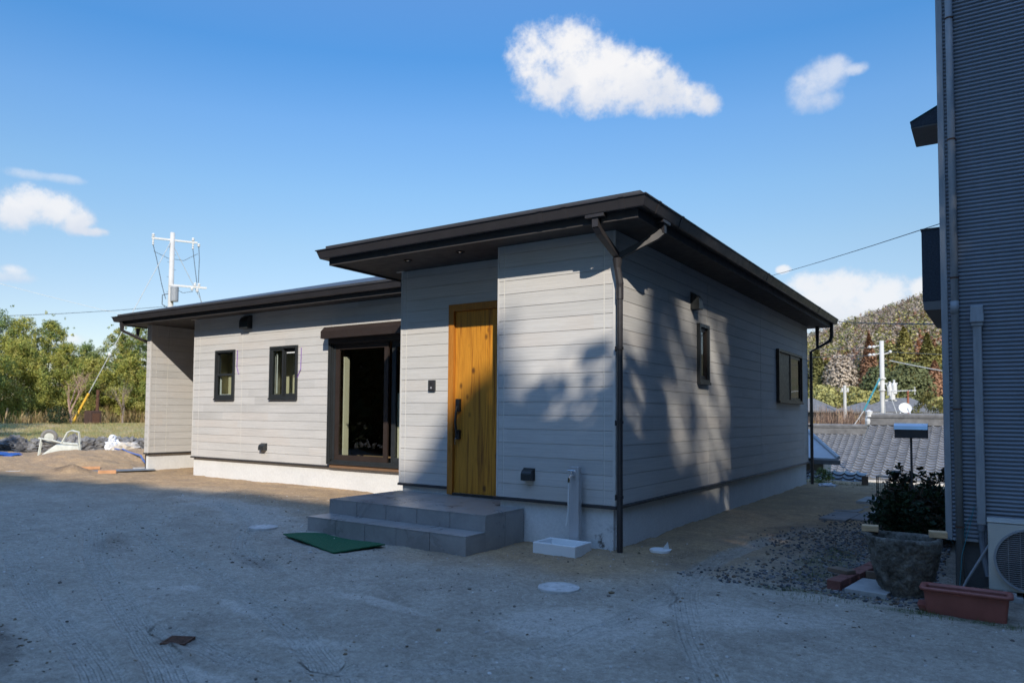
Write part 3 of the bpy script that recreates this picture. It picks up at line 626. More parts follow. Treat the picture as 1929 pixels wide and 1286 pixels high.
# double-hung window
r = win1
w = part('window', M['frame'], house, lambda b: (fr_y(b, r, YM, 0.045, -0.06, 0.03), b.box(r[0] - .004, r[1] + .004, YM - 0.045, YM - 0.005, r[2] - 0.018, r[2] + 0.012)))
part('sash', M['frame'], w, lambda b: (fr_y(b, (r[0] + .046, r[1] - .046, r[2] + .046, 1.68), YM, 0.042, -0.02, 0.02), fr_y(b, (r[0] + .046, r[1] - .046, 1.655, r[3] - .046), YM, 0.022, -0.05, -0.025)))
part('pane', M['glass'], w, lambda b: (b.box(r[0] + .085, r[1] - .085, YM - 0.003, YM + 0.003, r[2] + .085, 1.645), b.box(r[0] + .065, r[1] - .065, YM + 0.034, YM + 0.040, 1.675, r[3] - .066)))
part('sash_channel', M['white'], w, lambda b: (b.box(r[0] + .092, r[0] + .102, YM + 0.045, YM + 0.075, r[2] + .09, 1.64), b.box(r[0] + 0.105, r[1] - 0.1, YM + 0.06, YM + 0.075, r[2] + 0.087, r[2] + 0.1)))
# two-leaf sliding window
r = win2; xm = -7.59
w = part('window', M['frame'], house, lambda b: (fr_y(b, r, YM, 0.045, -0.06, 0.035), b.box(r[0] - .004, r[1] + .004, YM - 0.05, YM - 0.005, r[2] - 0.018, r[2] + 0.012)))
part('sash', M['frame'], w, lambda b: (fr_y(b, (r[0] + .046, xm + .02, r[2] + .046, r[3] - .046), YM, 0.035, -0.02, 0.02), fr_y(b, (xm - .02, r[1] - .046, r[2] + .046, r[3] - .046), YM, 0.05, -0.055, -0.03)))
part('pane', M['glass'], w, lambda b: (b.box(r[0] + .08, xm - .014, YM - 0.003, YM + 0.003, r[2] + .08, r[3] - .08), b.box(xm + .03, r[1] - .095, YM + 0.040, YM + 0.046, r[2] + .095, r[3] - .095)))
part('sash_channel', M['white'], w, lambda b: (b.box(r[0] + .10, r[0] + .112, YM + 0.065, YM + 0.08, r[2] + .10, r[3] - .12), b.box(xm + 0.06, r[1] - 0.13, YM + 0.028, YM + 0.0295, r[3] - 0.135, r[3] - 0.115)))
# patio sliding window with shutter box
x0, x1, z0, z1 = -6.315, -3.42, 0.03, 2.20
w = part('sliding_window', M['frame'], house, lambda b: (b.box(x0, x0 + 0.05, YM - 0.075, YM + 0.08, z0, z1), b.box(x0 + 0.05, x0 + 0.12, YM - 0.02, YM + 0.08, z0 + .08, z1 - .0), b.box(x0 + 0.05, x1, YM - 0.02, YM + 0.08, z0, z0 + 0.075), b.box(x0 + 0.05, x1, YM - 0.06, YM - 0.021, z0, z0 + 0.03),
     b.box(x0 + 0.121, x1, YM - 0.02, YM + 0.08, z1 - 0.09, z1 - .001), b.box(x1 - .001, x1 + 0.05, YM - 0.075, YM + 0.08, z0, z1)))
xm0, xm1 = -5.02, -4.90
part('sash', M['frame_brown'], w, lambda b: fr_y(b, (x0 + 0.121, xm0 + 0.05, z0 + .076, z1 - .091), YM, 0.09, -0.02, 0.012))
part('sash', M['frame'], w, lambda b: fr_y(b, (xm1 - 0.02, x1, z0 + .076, z1 - .091), YM, 0.085, -0.06, -0.025))
part('pane', M['glass'], w, lambda b: (b.box(x0 + .205, xm0 - .035, YM + 0.001, YM + 0.007, z0 + .16, z1 - .175), b.box(xm1 + .06, x1 - .08, YM + 0.041, YM + 0.047, z0 + .155, z1 - .17)))
def shut(b):
    pr = [(0.0, 2.205), (0.23, 2.205), (0.23, 2.33), (0.15, 2.412), (0.0, 2.412)]
    b.sweep(pr, [((-6.36, YM, 0), (0, -1, 0), (0, 0, 1)), ((x1 + 0.06, YM, 0), (0, -1, 0), (0, 0, 1))])
    b.box(x0 + 0.05, x1, YM - 0.12, YM - 0.021, 2.12, 2.204)
part('shutter_box', M['frame_brown'], w, shut)
part('shutter_rail', M['frame'], w, lambda b: (b.box(x0 + 0.012, x0 + 0.03, YM - 0.10, YM - 0.076, z0, 2.2), b.box(x0 + 0.06, x0 + 0.072, YM - 0.05, YM - 0.0205, z0 + .08, 2.11)))
part('sill_board', M['brown_sill'], w, lambda b: b.box(x0 + 0.02, x1, YM - 0.035, YM - 0.001, -0.03, z0 - 0.002))
part('inner_casing', M['cream'], w, lambda b: b.box(x0 + 0.215, x0 + 0.245, YM + 0.085, YM + 0.20, z0 + .15, z1 - .3))
part('inner_casing', M['cream'], w, lambda b: b.box(xm1 + 0.065, xm1 + 0.12, YM + 0.085, YM + 0.2, z0 + 0.15, 1.25))
# right-hand wall windows
r = slim
w = part('window', M['frame'], house, lambda b: (fr_x(b, r, 0.0, 0.045, -0.06, 0.045), b.box(0.005, 0.06, r[0] - .004, r[1] + .004, r[2] - 0.02, r[2] + 0.012)))
part('sash', M['frame_brown'], w, lambda b: fr_x(b, inset(r, .046), 0.0, 0.05, -0.03, 0.015))
part('pane', M['glass'], w, lambda b: b.box(-0.003, 0.003, r[0] + .09, r[1] - .09, r[2] + .09, r[3] - .09))
r = rwin; ym = 8.0
w = part('window', M['frame_brown'], house, lambda b: (fr_x(b, r, 0.0, 0.045, -0.06, 0.055), b.box(0.005, 0.07, r[0] - .004, r[1] + .004, r[2] - 0.02, r[2] + 0.012)))
part('sash', M['frame_brown'], w, lambda b: (fr_x(b, (ym - .03, r[1] - .046, r[2] + .046, r[3] - .046), 0.0, 0.05, 0.0, 0.025), fr_x(b, (r[0] + .046, ym + .03, r[2] + .046, r[3] - .046), 0.0, 0.05, -0.05, -0.025)))
part('pane', M['glass'], w, lambda b: b.box(0.010, 0.016, ym + .02, r[1] - .096, r[2] + .096, r[3] - .096))
part('insect_screen', M['black'], w, lambda b: b.box(0.006, 0.010, r[0] + .047, ym - 0.032, r[2] + .047, r[3] - .047))
# rooms behind the glass
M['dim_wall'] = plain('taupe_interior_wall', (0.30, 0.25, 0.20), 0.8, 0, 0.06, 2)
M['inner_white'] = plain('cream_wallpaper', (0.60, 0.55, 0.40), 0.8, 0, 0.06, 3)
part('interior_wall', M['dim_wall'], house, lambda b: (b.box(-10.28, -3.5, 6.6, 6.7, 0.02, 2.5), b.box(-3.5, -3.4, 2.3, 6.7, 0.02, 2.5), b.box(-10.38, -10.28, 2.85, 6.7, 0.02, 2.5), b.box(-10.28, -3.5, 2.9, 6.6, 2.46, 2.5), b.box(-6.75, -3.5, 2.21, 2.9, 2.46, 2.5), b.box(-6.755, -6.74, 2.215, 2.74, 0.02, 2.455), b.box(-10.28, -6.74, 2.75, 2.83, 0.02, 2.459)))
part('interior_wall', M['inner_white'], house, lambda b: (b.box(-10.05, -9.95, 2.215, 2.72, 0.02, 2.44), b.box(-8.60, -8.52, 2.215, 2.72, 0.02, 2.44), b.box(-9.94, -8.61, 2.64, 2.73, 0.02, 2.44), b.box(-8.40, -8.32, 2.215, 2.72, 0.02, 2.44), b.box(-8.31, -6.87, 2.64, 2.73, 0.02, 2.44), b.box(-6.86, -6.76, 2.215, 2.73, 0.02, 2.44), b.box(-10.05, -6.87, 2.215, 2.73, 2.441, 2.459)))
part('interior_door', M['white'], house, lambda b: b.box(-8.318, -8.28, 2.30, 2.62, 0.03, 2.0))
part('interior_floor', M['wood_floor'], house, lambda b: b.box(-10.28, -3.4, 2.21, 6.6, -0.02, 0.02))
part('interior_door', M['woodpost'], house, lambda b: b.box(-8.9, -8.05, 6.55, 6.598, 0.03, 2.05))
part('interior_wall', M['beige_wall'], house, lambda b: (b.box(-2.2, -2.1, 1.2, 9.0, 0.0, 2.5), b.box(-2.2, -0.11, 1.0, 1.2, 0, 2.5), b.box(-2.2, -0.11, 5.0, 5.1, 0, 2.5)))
def cord(name, x, z0, z1, kx, lab):
    pts = [(x, YM - 0.012, z1)] + [(x + 0.002 * math.sin(k), YM - 0.012, z1 + (z0 - z1) * k / 6) for k in range(1, 6)] + [(x + kx * .3, YM - 0.014, z0 + 0.05), (x + kx, YM - 0.012, z0 - 0.06)]
    o = MB().tube(pts, 0.006, 6).build('hanging_cord', M['purple'], origin=(x, YM, z0)); tag(o, lab, 'cord', 'purple cords hanging on the siding')
cord('c', -8.945, 1.72, 2.13, 0.05, 'purple cord hanging straight beside the narrower front window')
cord('c', -7.095, 1.62, 2.10, -0.09, 'purple cord with bent end beside the two-leaf front window')

# ------------------------------------------------------------------ porch
st = thing('porch_steps', (-2.2, -0.4, GZ), 'two grey tiled steps leading up to the wooden front door', 'steps')
def tiled(b, x0, x1, y0, y1, zt, n, zb=GZ - 0.2, side=2, faces=True):
    g = 0.003; t = 0.012
    b.box(x0 + t, x1 - t, y0 + t, y1 - (0 if faces else 0), zb, zt - t)
    w = (x1 - x0) / n; dy = (y1 - y0) / side
    for i in range(n):
        a0, a1 = x0 + i * w + g * (i > 0), x0 + (i + 1) * w - g * (i < n - 1)
        for j in range(side): b.box(a0, a1, y0 + j * dy + g * (j > 0), y0 + (j + 1) * dy - g * (j < side - 1), zt - t + .0005, zt)
        b.box(a0, a1, y0, y0 + t - .0005, zb, zt - t - 0.002)
    for j in range(side):
        c0, c1 = y0 + j * dy + g * (j > 0), y0 + (j + 1) * dy - g * (j < side - 1)
        b.box(x1 - t + .0005, x1, c0 + (t if j == 0 else 0), c1, zb, zt - t - 0.002); b.box(x0, x0 + t - .0005, c0 + (t if j == 0 else 0), c1, zb, zt - t - 0.002)
part('upper_step', M['tile'], st, lambda b: (tiled(b, -3.335, -1.085, -0.745, 0.0, -0.108, 5), tiled(b, -3.335, W1 - 0.02, 0.003, YD + 0.02, -0.108, 4, side=1)))
part('lower_step', M['tile'], st, lambda b: tiled(b, -3.335, -1.085, -1.085, -0.748, -0.278, 5, side=1))
o = None
def matfn(b):
    xs = np.linspace(0, 1, 26); ys = np.linspace(0, 1, 16)
    A, B_, C_, D_ = map(np.array, ((-3.27, -1.50), (-2.17, -1.80), (-1.98, -1.25), (-3.02, -1.12)))
    vs = []; fs = []
    for u in xs:
        for v in ys:
            p = (A * (1 - u) + B_ * u) * (1 - v) + (D_ * (1 - u) + C_ * u) * v
            z = GZ + 0.022 + 0.012 * math.sin(u * 5 + v * 3) + 0.05 * max(0, 0.12 - u) * (1 - v) * 3
            vs.append((p[0] + 0.008 * math.sin(v * 31), p[1] + 0.006 * math.sin(u * 37), z))
    n = len(ys)
    for i in range(len(xs) - 1):
        for j in range(n - 1): fs.append((i * n + j, (i + 1) * n + j, (i + 1) * n + j + 1, i * n + j + 1))
    b.add(vs, fs)
b = MB(); matfn(b); o = b.build('door_mat', M['mat'], origin=(-2.6, -1.45, GZ)); sm = o.modifiers.new('thick', 'SOLIDIFY'); sm.thickness = 0.012
tag(o, 'crumpled green artificial turf mat lying on dirt before the steps', 'mat')

# standpipe and basin
sp = thing('standpipe', (-0.39, -0.12, GZ), 'slim brushed steel water post with tap against foundation', 'standpipe')
part('post', M['steel'], sp, lambda b: b.box(-0.445, -0.335, -0.155, -0.085, GZ - 0.1, 0.388), bevel=0.004)
tp = part('tap', M['chrome'], sp, lambda b: (b.tube([(-0.39, -0.155, 0.30), (-0.39, -0.225, 0.30)], 0.016, 10), b.tube([(-0.39, -0.215, 0.30), (-0.39, -0.26, 0.275), (-0.39, -0.265, 0.235)], [0.013, 0.012, 0.011], 10), b.tube([(-0.39, -0.20, 0.30), (-0.39, -0.20, 0.345)], 0.008, 8)))
part('tap_handle', M['chrome'], tp, lambda b: b.tube([(-0.435, -0.20, 0.35), (-0.345, -0.20, 0.35)], 0.008, 8))
part('hose', M['white'], sp, lambda b: b.tube([(-0.39, -0.265, 0.24), (-0.392, -0.268, 0.1), (-0.398, -0.262, -0.05), (-0.415, -0.255, -0.16), (-0.43, -0.25, -0.205)], 0.007, 6))
def basin(b):
    x0, x1, y0, y1, zt, zb = -0.645, -0.172, -0.545, -0.185, -0.352, GZ - 0.08; t = 0.028
    b.box(x0, x1, y0, y0 + t, zb, zt); b.box(x0, x1, y1 - t, y1, zb, zt); b.box(x0, x0 + t, y0 + t, y1 - t, zb, zt); b.box(x1 - t, x1, y0 + t, y1 - t, zb, zt); b.box(x0 + t, x1 - t, y0 + t, y1 - t, zb, zt - 0.075)
b = MB(); basin(b); o = b.build('water_basin', M['white'], origin=(-0.4, -0.36, GZ), bevel=0.006); tag(o, 'white rectangular basin on the ground below the steel tap post', 'basin')

# lids in the yard
def lid(x, y, z, r, lab, ring=True):
    b = MB(); b.lathe((x, y, z), [(r, -0.03), (r, 0.006), (r * .985, 0.009), (r * .93, 0.009), (r * .92, 0.004), (r * .90, 0.004), (r * .89, 0.009), (r * .2, 0.011)], 40)
    for k in range(4): a = k * math.pi / 2 + .5; b.box(x + r * .6 * math.cos(a) - .02, x + r * .6 * math.cos(a) + .02, y + r * .6 * math.sin(a) - .006, y + r * .6 * math.sin(a) + .006, z + 0.009, z + 0.014)
    o = b.build('manhole_lid', M['whitelid'], origin=(x, y, z)); return tag(o, lab, 'manhole lid', 'round drain lids in the yard')
lid(0.295, -1.735, -0.452, 0.165, 'dusty round white lid set in dirt before the basin')
lid(-3.865, -1.29, -0.432, 0.165, 'dusty round lid in the dirt beyond the green mat')
lid(-13.68, 0.10, -0.37, 0.21, 'pale round lid far across the yard near the soil heap')
l3 = thing('drain_cover', (0.34, 0.32, GZ), 'white plastic drain cover with torn flap beside the corner downpipe', 'drain cover')
part('disc', M['white'], l3, lambda b: b.lathe((0.345, 0.325, -0.452), [(0.105, -0.03), (0.105, 0.012), (0.095, 0.018), (0.02, 0.016)], 30))
part('torn_flap', M['white'], l3, lambda b: (b.add([(0.36, 0.34, -0.438), (0.43, 0.36, -0.436), (0.41, 0.37, -0.36)], [(0, 1, 2), (2, 1, 0)]), b.add([(0.25, 0.28, -0.436), (0.46, 0.30, -0.438), (0.44, 0.41, -0.437), (0.27, 0.40, -0.435)], [(0, 1, 2, 3)])))
GRATE_Z = 0.0
def grate(b):
    x, y, z = -0.872, -4.331, GRATE_Z; a = 0.55
    ca, sa = math.cos(a), math.sin(a)
    def bar(u0, u1, v0, v1, z0, z1):
        b.hexa([(x + u * ca - v * sa, y + u * sa + v * ca, zz) for zz in (z0, z1) for u, v in ((u0, v0), (u1, v0), (u1, v1), (u0, v1))])
    s = 0.075
    bar(-s, s, -s, -s + .012, z - .03, z + .006); bar(-s, s, s - .012, s, z - .03, z + .006); bar(-s, -s + .012, -s + .012, s - .012, z - .03, z + .006); bar(s - .012, s, -s + .012, s - .012, z - .03, z + .006)
    for k in range(6): v = -s + .024 + k * 0.0205; bar(-s + .013, s - .013, v - .0065, v + .0065, z - .02, z + .004)
    bar(-s + .005, s - .005, -s + .005, s - .005, z - .05, z - .021)
# ------------------------------------------------------------------ ground
def poly_track(P2, X, Y):
    """signed lateral distance, distance along, of a polyline"""
    best = np.full(X.shape, 1e9); lat = np.zeros(X.shape); al = np.zeros(X.shape); s = 0
    for (x0, y0), (x1, y1) in zip(P2[:-1], P2[1:]):
        dx, dy = x1 - x0, y1 - y0; l = math.hypot(dx, dy); t = ((X - x0) * dx + (Y - y0) * dy) / l; tc = np.clip(t, 0, l)
        d = np.hypot(X - x0 - tc * dx / l, Y - y0 - tc * dy / l); q = (-(X - x0) * dy + (Y - y0) * dx) / l
        k = d < best; best[k] = d[k]; lat[k] = q[k]; al[k] = (s + t)[k]; s += l
    return best, lat, al
def smooth_line(p, n=6):
    p = np.array(p, float)
    for _ in range(2):
        q = [p[0]]
        for a, b in zip(p[:-1], p[1:]): q += [a * .75 + b * .25, a * .25 + b * .75]
        q.append(p[-1]); p = np.array(q)
    return p
TR = [([(-5.2, -2.6), (-3.766, -3.35), (-2.082, -4.03), (-1.131, -4.40), (-0.419, -4.68), (0.6, -5.2)], 0.105),
      ([(-4.6, -3.7), (-2.744, -4.33), (-1.704, -4.60), (-0.92, -4.80), (-0.3, -5.05)], 0.10),
      ([(-5.5, -1.9), (-3.6, -2.75), (-2.692, -3.0), (-1.687, -3.30), (-0.5, -3.75), (0.5, -4.3)], 0.10),
      ([(-1.2, -4.25), (-0.3, -4.36), (0.133, -4.25), (0.9, -3.6), (1.07, -2.46), (1.093, -1.4)], 0.085),
      ([(-6, -0.4), (-4.4, -1.0), (-3.2, -2.2), (-2.0, -2.7)], 0.10),
      ([(2.0, -3.2), (1.5, -2.2), (1.0, -0.9), (0.9, 0.6), (1.3, 3.0)], 0.10)]
def yard_height(X, Y):
    z = np.full(X.shape, GZ)
    z += 0.065 * sstep(-2.6, -7.0, X) * sstep(-4.5, 1.0, Y)
    z += 0.05 * sstep(-11, -16, X)
    z += 0.040 * (fbm(X * .9, Y * .9, 4, 3) - .5) + 0.032 * (fbm(X * 3.1, Y * 3.1, 4, 9) - .5) + 0.016 * (fbm(X * 11, Y * 11, 3, 5) - .5) + 0.007 * (fbm(X * 34, Y * 34, 2, 6) - .5)
    far = sstep(-10.5, -13, X)
    z += far * 0.16 * np.maximum(0, fbm(X * .55, Y * .55, 4, 21) - .42) * 3
    def bump(cx, cy, rx, ry, h, rot=0):
        c, s_ = math.cos(rot), math.sin(rot); u = (X - cx) * c + (Y - cy) * s_; v = -(X - cx) * s_ + (Y - cy) * c
        return h * np.exp(-(u / rx) ** 2 - (v / ry) ** 2)
    n = 0.75 + 0.5 * fbm(X * 4, Y * 4, 3, 31)
    z += bump(0.35, 3.6, .28, .5, .055) * n + bump(0.25, 2.2, .22, .6, .03) * n + bump(.2, 6.4, .25, .8, .03) * n
    z += bump(-12.55, 0.72, .42, .26, .16, .5) * n
    z += bump(-15.2, 2.0, 1.2, 2.6, .16) * n + bump(-16.5, 5.0, 1.5, 1.5, .10) * n + bump(-14.2, 3.6, .9, .8, .12) * n + bump(-17.2, 0.2, 1.2, 1.6, .16) * n
    z += bump(-0.05, -0.2, .25, .15, .02) + bump(-1.4, -0.45, .15, .5, .012) + bump(-0.95, -0.6, .12, .5, .02) + bump(1.3, 5.5, .8, 1.5, .03)
    return z
def axis(parts):
    out = []
    for a, b_, d in parts: out += list(np.arange(a, b_, d))
    return np.array(out + [parts[-1][1]])
gx = axis([(-22, -16, .12), (-16, -9, .07), (-9, -4.6, .045), (-4.6, -3.6, .022), (-3.6, 1.3, .0145), (1.3, 2.9, .028), (2.9, 4.5, .06), (4.5, 12, .6)])
gy = axis([(-40, -8, 2.0), (-8, -5.4, .08), (-5.4, -2.2, .0145), (-2.2, 1.2, .028), (1.2, 3.2, .05), (3.2, 11.0, .09)])
GX, GY = np.meshgrid(gx, gy, indexing='ij')
Z = yard_height(GX, GY)
track = np.zeros(GX.shape); tu = np.zeros(GX.shape); tv = np.zeros(GX.shape); tbest = np.full(GX.shape, 9.0)
for ln, w in TR:
    d, q, al = poly_track(smooth_line(ln), GX, GY)
    m = sstep(w * 1.35, w * .75, d) * (0.55 + 0.45 * fbm(GX * 1.7, GY * 1.7, 3, 14))
    gro = np.maximum(0, np.sin(q * 2 * math.pi / .042 + .6)) ** 1.5 + .35 * np.maximum(0, np.sin(al * 2 * math.pi / .036 + np.abs(q) * 50))
    Z -= 0.012 * m - 0.012 * np.exp(-((d - w * 1.3) / .03) ** 2) * (.4 + .6 * m) + .0075 * gro * m * (.35 + .65 * sstep(.35, .6, fbm(GX * 2.2, GY * 2.2, 3, 33)))
    k = d < tbest; tbest[k] = d[k]; tu[k] = q[k]; tv[k] = al[k]; track = np.maximum(track, m)
hx = np.maximum(np.maximum(XM - GX, GX - 0), 0)
brown = np.zeros(GX.shape)
dwing = np.where((GX > -12.5) & (GX < -3.0), YM - GY, 9); brown = np.maximum(brown, sstep(3.4, 0.6, dwing + 0.8 * (fbm(GX * .8, GY * .8, 3, 44) - .5)))
dside = np.where(GY > -0.5, np.abs(GX - 0.1), 9); brown = np.maximum(brown, sstep(2.2, .3, dside + 1.2 * (fbm(GX * .9, GY * .9, 3, 45) - .5)))
brown = np.maximum(brown, sstep(1.3, .2, np.hypot(np.maximum(0, np.abs(GX + .6) - .6), np.maximum(0, np.abs(GY + .3) - .3)) + .5 * (fbm(GX * 2, GY * 2, 3, 46) - .5)))
brown = np.maximum(brown, sstep(-9.5, -12.5, GX + 1.5 * (fbm(GX * .5, GY * .5, 3, 47) - .5)) * sstep(-3.5, -.5, GY))
brown = np.maximum(brown, sstep(2.2, 3.4, GY - .3 * GX)) ; brown *= 1 - .75 * track
def blob(cx, cy, rx, ry, rot, sd):
    c, s_ = math.cos(rot), math.sin(rot); u = (GX - cx) * c + (GY - cy) * s_; v = -(GX - cx) * s_ + (GY - cy) * c
    return sstep(1.25, .5, np.hypot(u / rx, v / ry) + 1.1 * (fbm(GX * 3.2, GY * 3.2, 4, sd) - .5))
damp = np.maximum.reduce([blob(-1.75, -5.0, .65, .16, -.35, 61) * .9, blob(-2.3, -5.05, .5, .25, -.3, 62) * .8, blob(-4.2, -2.9, .6, .22, -.5, 63) * .45, blob(-2.5, -2.5, .5, .14, -.2, 64) * .35, blob(-12.55, .72, .5, .32, .5, 65) * .9, blob(.9, .1, .5, .7, .2, 66) * .35, blob(1.4, 2.6, .6, 1.2, .1, 67) * .55, blob(-0.872, -4.331, .13, .11, .5, 68) * .8])
damp = np.maximum(damp, .75 * sstep(.9, 2.0, GX + .9 * (fbm(GX * 1.2, GY * 1.2, 3, 71) - .5)) * sstep(-.9, -.1, GY) * sstep(4.6, 3.2, GY))
pale = np.maximum.reduce([blob(-1.2, -3.6, .5, .12, -.2, 81), blob(-.7, -2.9, .6, .1, -.1, 82), blob(-2.0, -3.55, .2, .12, .3, 83), blob(-.2, -3.9, .3, .1, .4, 84), blob(-5.0, -.6, 2.0, .5, -.25, 85), blob(.8, -2.5, .5, .5, 0, 86), blob(1.6, -1.7, .7, .4, .2, 87), blob(-.4, -4.6, .35, .1, .2, 88)])
moss = np.maximum.reduce([blob(2.0, -.55, .5, .12, .1, 91), blob(2.25, .5, .12, .5, 0, 92), blob(2.9, -.78, .5, .09, 0, 93), blob(1.85, 1.0, .3, .8, 0, 94) * .8, blob(1.8, .0, .25, .35, 0, 95) * .6])
yard = grid_np('yard', gx, gy, Z, M['ground'], dict(track=track, trku=tu, trkv=tv, brown=brown, damp=damp, pale=pale, moss=moss)); tag(yard, kind='structure')
def zat(x, y): return float(yard_height(np.array([[float(x)]]), np.array([[float(y)]]))[0, 0])

_i, _j = np.searchsorted(gx, (-.97, -.77)), np.searchsorted(gy, (-4.43, -4.23))
GRATE_Z = float(np.percentile(Z[_i[0]:_i[1], _j[0]:_j[1]], 70)) + .004
b = MB(); grate(b); tag(b.build('drain_grate', M['rust'], origin=(-0.872, -4.331, GZ)), 'small square rusty drain grate set in the foreground dirt', 'drain grate')
# far terrain: one sheet to the horizon, valley behind the house and a wooded hill
def terrain_height(X, Y):
    z = np.full(X.shape, -1.05)
    z = np.where(Y > 10.2, -1.05 - 3.2 * sstep(10.2, 16, Y), z)
    z = z + 3.6 * sstep(40, 66, Y) + 2.4 * sstep(66, 112, Y)
    H = np.interp(X * 340 / np.maximum(Y, 60), [-300, -150, -90, -59, -45, -33, -18, -12, 30, 120, 300], [8, 14, 22, 27.5, 32.5, 36.5, 42.0, 43.5, 41, 26, 10])
    z = z + H * sstep(96, 352, Y) * (0.94 + .12 * fbm(X / 40, Y / 40, 3, 5)) * (1 - .75 * sstep(380, 700, Y))
    lw = sstep(-24.5, -27, X + .25 * (Y - 3)) * sstep(34, 26, Y)
    return z * (1 - lw) + lw * (-0.15)
tx = np.unique(np.concatenate([np.linspace(-1500, -150, 12), np.linspace(-150, -40, 34), np.linspace(-40, 40, 81), np.linspace(40, 150, 30), np.linspace(150, 1500, 12)]))
ty = np.unique(np.concatenate([np.linspace(-1500, -60, 12), np.linspace(-60, 60, 121), np.linspace(60, 400, 90), np.linspace(400, 1800, 16)]))
TX, TY = np.meshgrid(tx, ty, indexing='ij')
b = NB('rough_land'); n = b.noise(b.pos, .12, 5, .6); n2 = b.noise(b.pos, 1.5, 4, .6)
M['land'] = b.fin(b.mix(b.mr(n, .4, .6), b.mix(b.mr(n2, .35, .65), (.10, .085, .045), (.16, .125, .075)), b.mix(b.mr(n2, .35, .65), (.07, .075, .03), (.13, .115, .06))), .95, spec=.1)
tag(grid_np('terrain', tx, ty, terrain_height(TX, TY), M['land']), kind='structure')

# lawn terrace behind the stone wall at the left
def wall_x(y): return -20.35 + 0.25 * (y - 2.3)
la = np.concatenate([np.linspace(0, 6, 40), np.linspace(6.4, 22, 60), np.linspace(23, 70, 30)]); lb = np.linspace(-22, 34, 150)
A_, B_ = np.meshgrid(la, lb, indexing='ij')
lz = 0.0 + 0.33 * sstep(0, 12, A_) + 0.05 * (fbm(A_ * .5, B_ * .5, 4, 8) - .5) + .03 * (fbm(A_ * 3, B_ * 3, 3, 18) - .5)
b = NB('winter_lawn'); n = b.noise(b.pos, .35, 5, .6); n2 = b.noise(b.pos, 4, 5, .65); n3 = b.noise(b.map(b.pos, (3, 3, 1)), 12, 3, .7)
c = b.mix(b.mr(b.math('ADD', b.math('MULTIPLY', n, .55), b.math('MULTIPLY', n2, .45)), .43, .56), (.47, .36, .19), (.30, .29, .10)); g = b.mr(n3, .3, .7, .7, 1.25)
M['lawn'] = b.fin(b.mix(1.0, c, b.comb(g, g, g), 'MULTIPLY'), .95, b.bump(n3, .8, .05), spec=.1)
lawn = grid_np('lawn', la, lb, lz, M['lawn']); tag(lawn, kind='structure')
me = lawn.data; co = np.empty(len(me.vertices) * 3, np.float32); me.vertices.foreach_get('co', co); co = co.reshape(-1, 3)
a = co[:, 0].copy(); yb = co[:, 1].copy(); co[:, 0] = wall_x(yb) - .18 - a; me.vertices.foreach_set('co', co.ravel()); me.flip_normals(); me.update()

WSTONE = []
def rocks(n, posf, size, cols, squash=(1, 1, .7), sub=1):
    """n irregular low stones as one vertex cloud (triangles)"""
    import bmesh
    bm = bmesh.new(); bmesh.ops.create_icosphere(bm, subdivisions=sub, radius=1); bv = np.array([v.co[:] for v in bm.verts]); bf = np.array([[v.index for v in f.verts] for f in bm.faces]); bm.free()
    k = len(bv); V = np.empty((n, k, 3)); C = np.empty((n, 3))
    for i in range(n):
        p = posf(i); s = size(i); q = bv * (1 + NP.normal(0, .16, (k, 1))) * np.array(squash) * NP.uniform(.7, 1.3, 3) * s
        a = NP.uniform(0, 6.28); a = a if n != len(WSTONE) else -.245 + .1 * (a / 3.14 - 1); R_ = np.array([[math.cos(a), -math.sin(a), 0], [math.sin(a), math.cos(a), 0], [0, 0, 1]])
        V[i] = q @ R_.T + np.array(p); C[i] = cols(i)
    tri = V[:, bf.ravel(), :].reshape(-1, 3)
    return tri, np.repeat(C, len(bf), axis=0)
# stone wall (one thing, its stones are the pattern)
def wall_stone_pos():
    pos = []; y = -16.0
    while y < 16:
        w = NP.uniform(.28, .6)
        zc = -.55
        while zc < .0:
            h = NP.uniform(.18, .3); pos.append((y + NP.uniform(-.1, .1), zc + h / 2, w * .6, h * .62)); zc += h * .92
        y += w * .85
    return pos
wp = wall_stone_pos(); WSTONE[:] = wp
tri, cc = rocks(len(wp), lambda i: (wall_x(wp[i][0]) + NP.uniform(-.02, .02), wp[i][0], min(wp[i][1], -.08)), lambda i: np.array([.13, wp[i][2] * 1.1, wp[i][3] * 1.1]), lambda i: (1, 1, 1), (1, 1, 1), 3)
sw = mesh_np('stone_wall', tri, 3, M['stone'], None, (wall_x(3), 3, -.4)); tag(sw, 'low retaining wall of rough grey stones below the lawn', 'stone wall')

# gravel and pebbles ------------------------------------------------------------
def pal(cs): cs = np.array(cs); return lambda i: cs[NP.integers(len(cs))] * NP.uniform(.75, 1.2)
def gpos(i):
    while True:
        x, y = NP.uniform(.85, 2.75), NP.uniform(-.65, 4.3)
        if NP.random() < min(1, max(0, (x - 0.95 - .25 * math.sin(y * 2.3)) * .9)) and not (2.3 < x and y > .3 and y < 9 and x > 2.75): return (x, y, zat2(x, y) + .004)
ZI = {}
def zat2(x, y):
    i = int(np.searchsorted(gx, x)); j = int(np.searchsorted(gy, y)); return float(Z[min(i, len(gx) - 1), min(j, len(gy) - 1)])
tri, cc = rocks(4300, gpos, lambda i: NP.uniform(.007, .019), pal([(.10, .105, .115), (.065, .068, .075), (.16, .16, .165), (.21, .195, .175), (.15, .11, .08)]), sub=0 + 1)
tag(mesh_np('gravel', tri, 3, M['pebble'], None, (1.6, 1.5, GZ), cc), 'dark gravel strip between the house and the stone pot', 'gravel', kind='stuff')
def ppos(i):
    x, y = NP.uniform(-7.5, 3.2), NP.uniform(-5.3, 1.0)
    return (x, y, zat2(x, y) + .001)
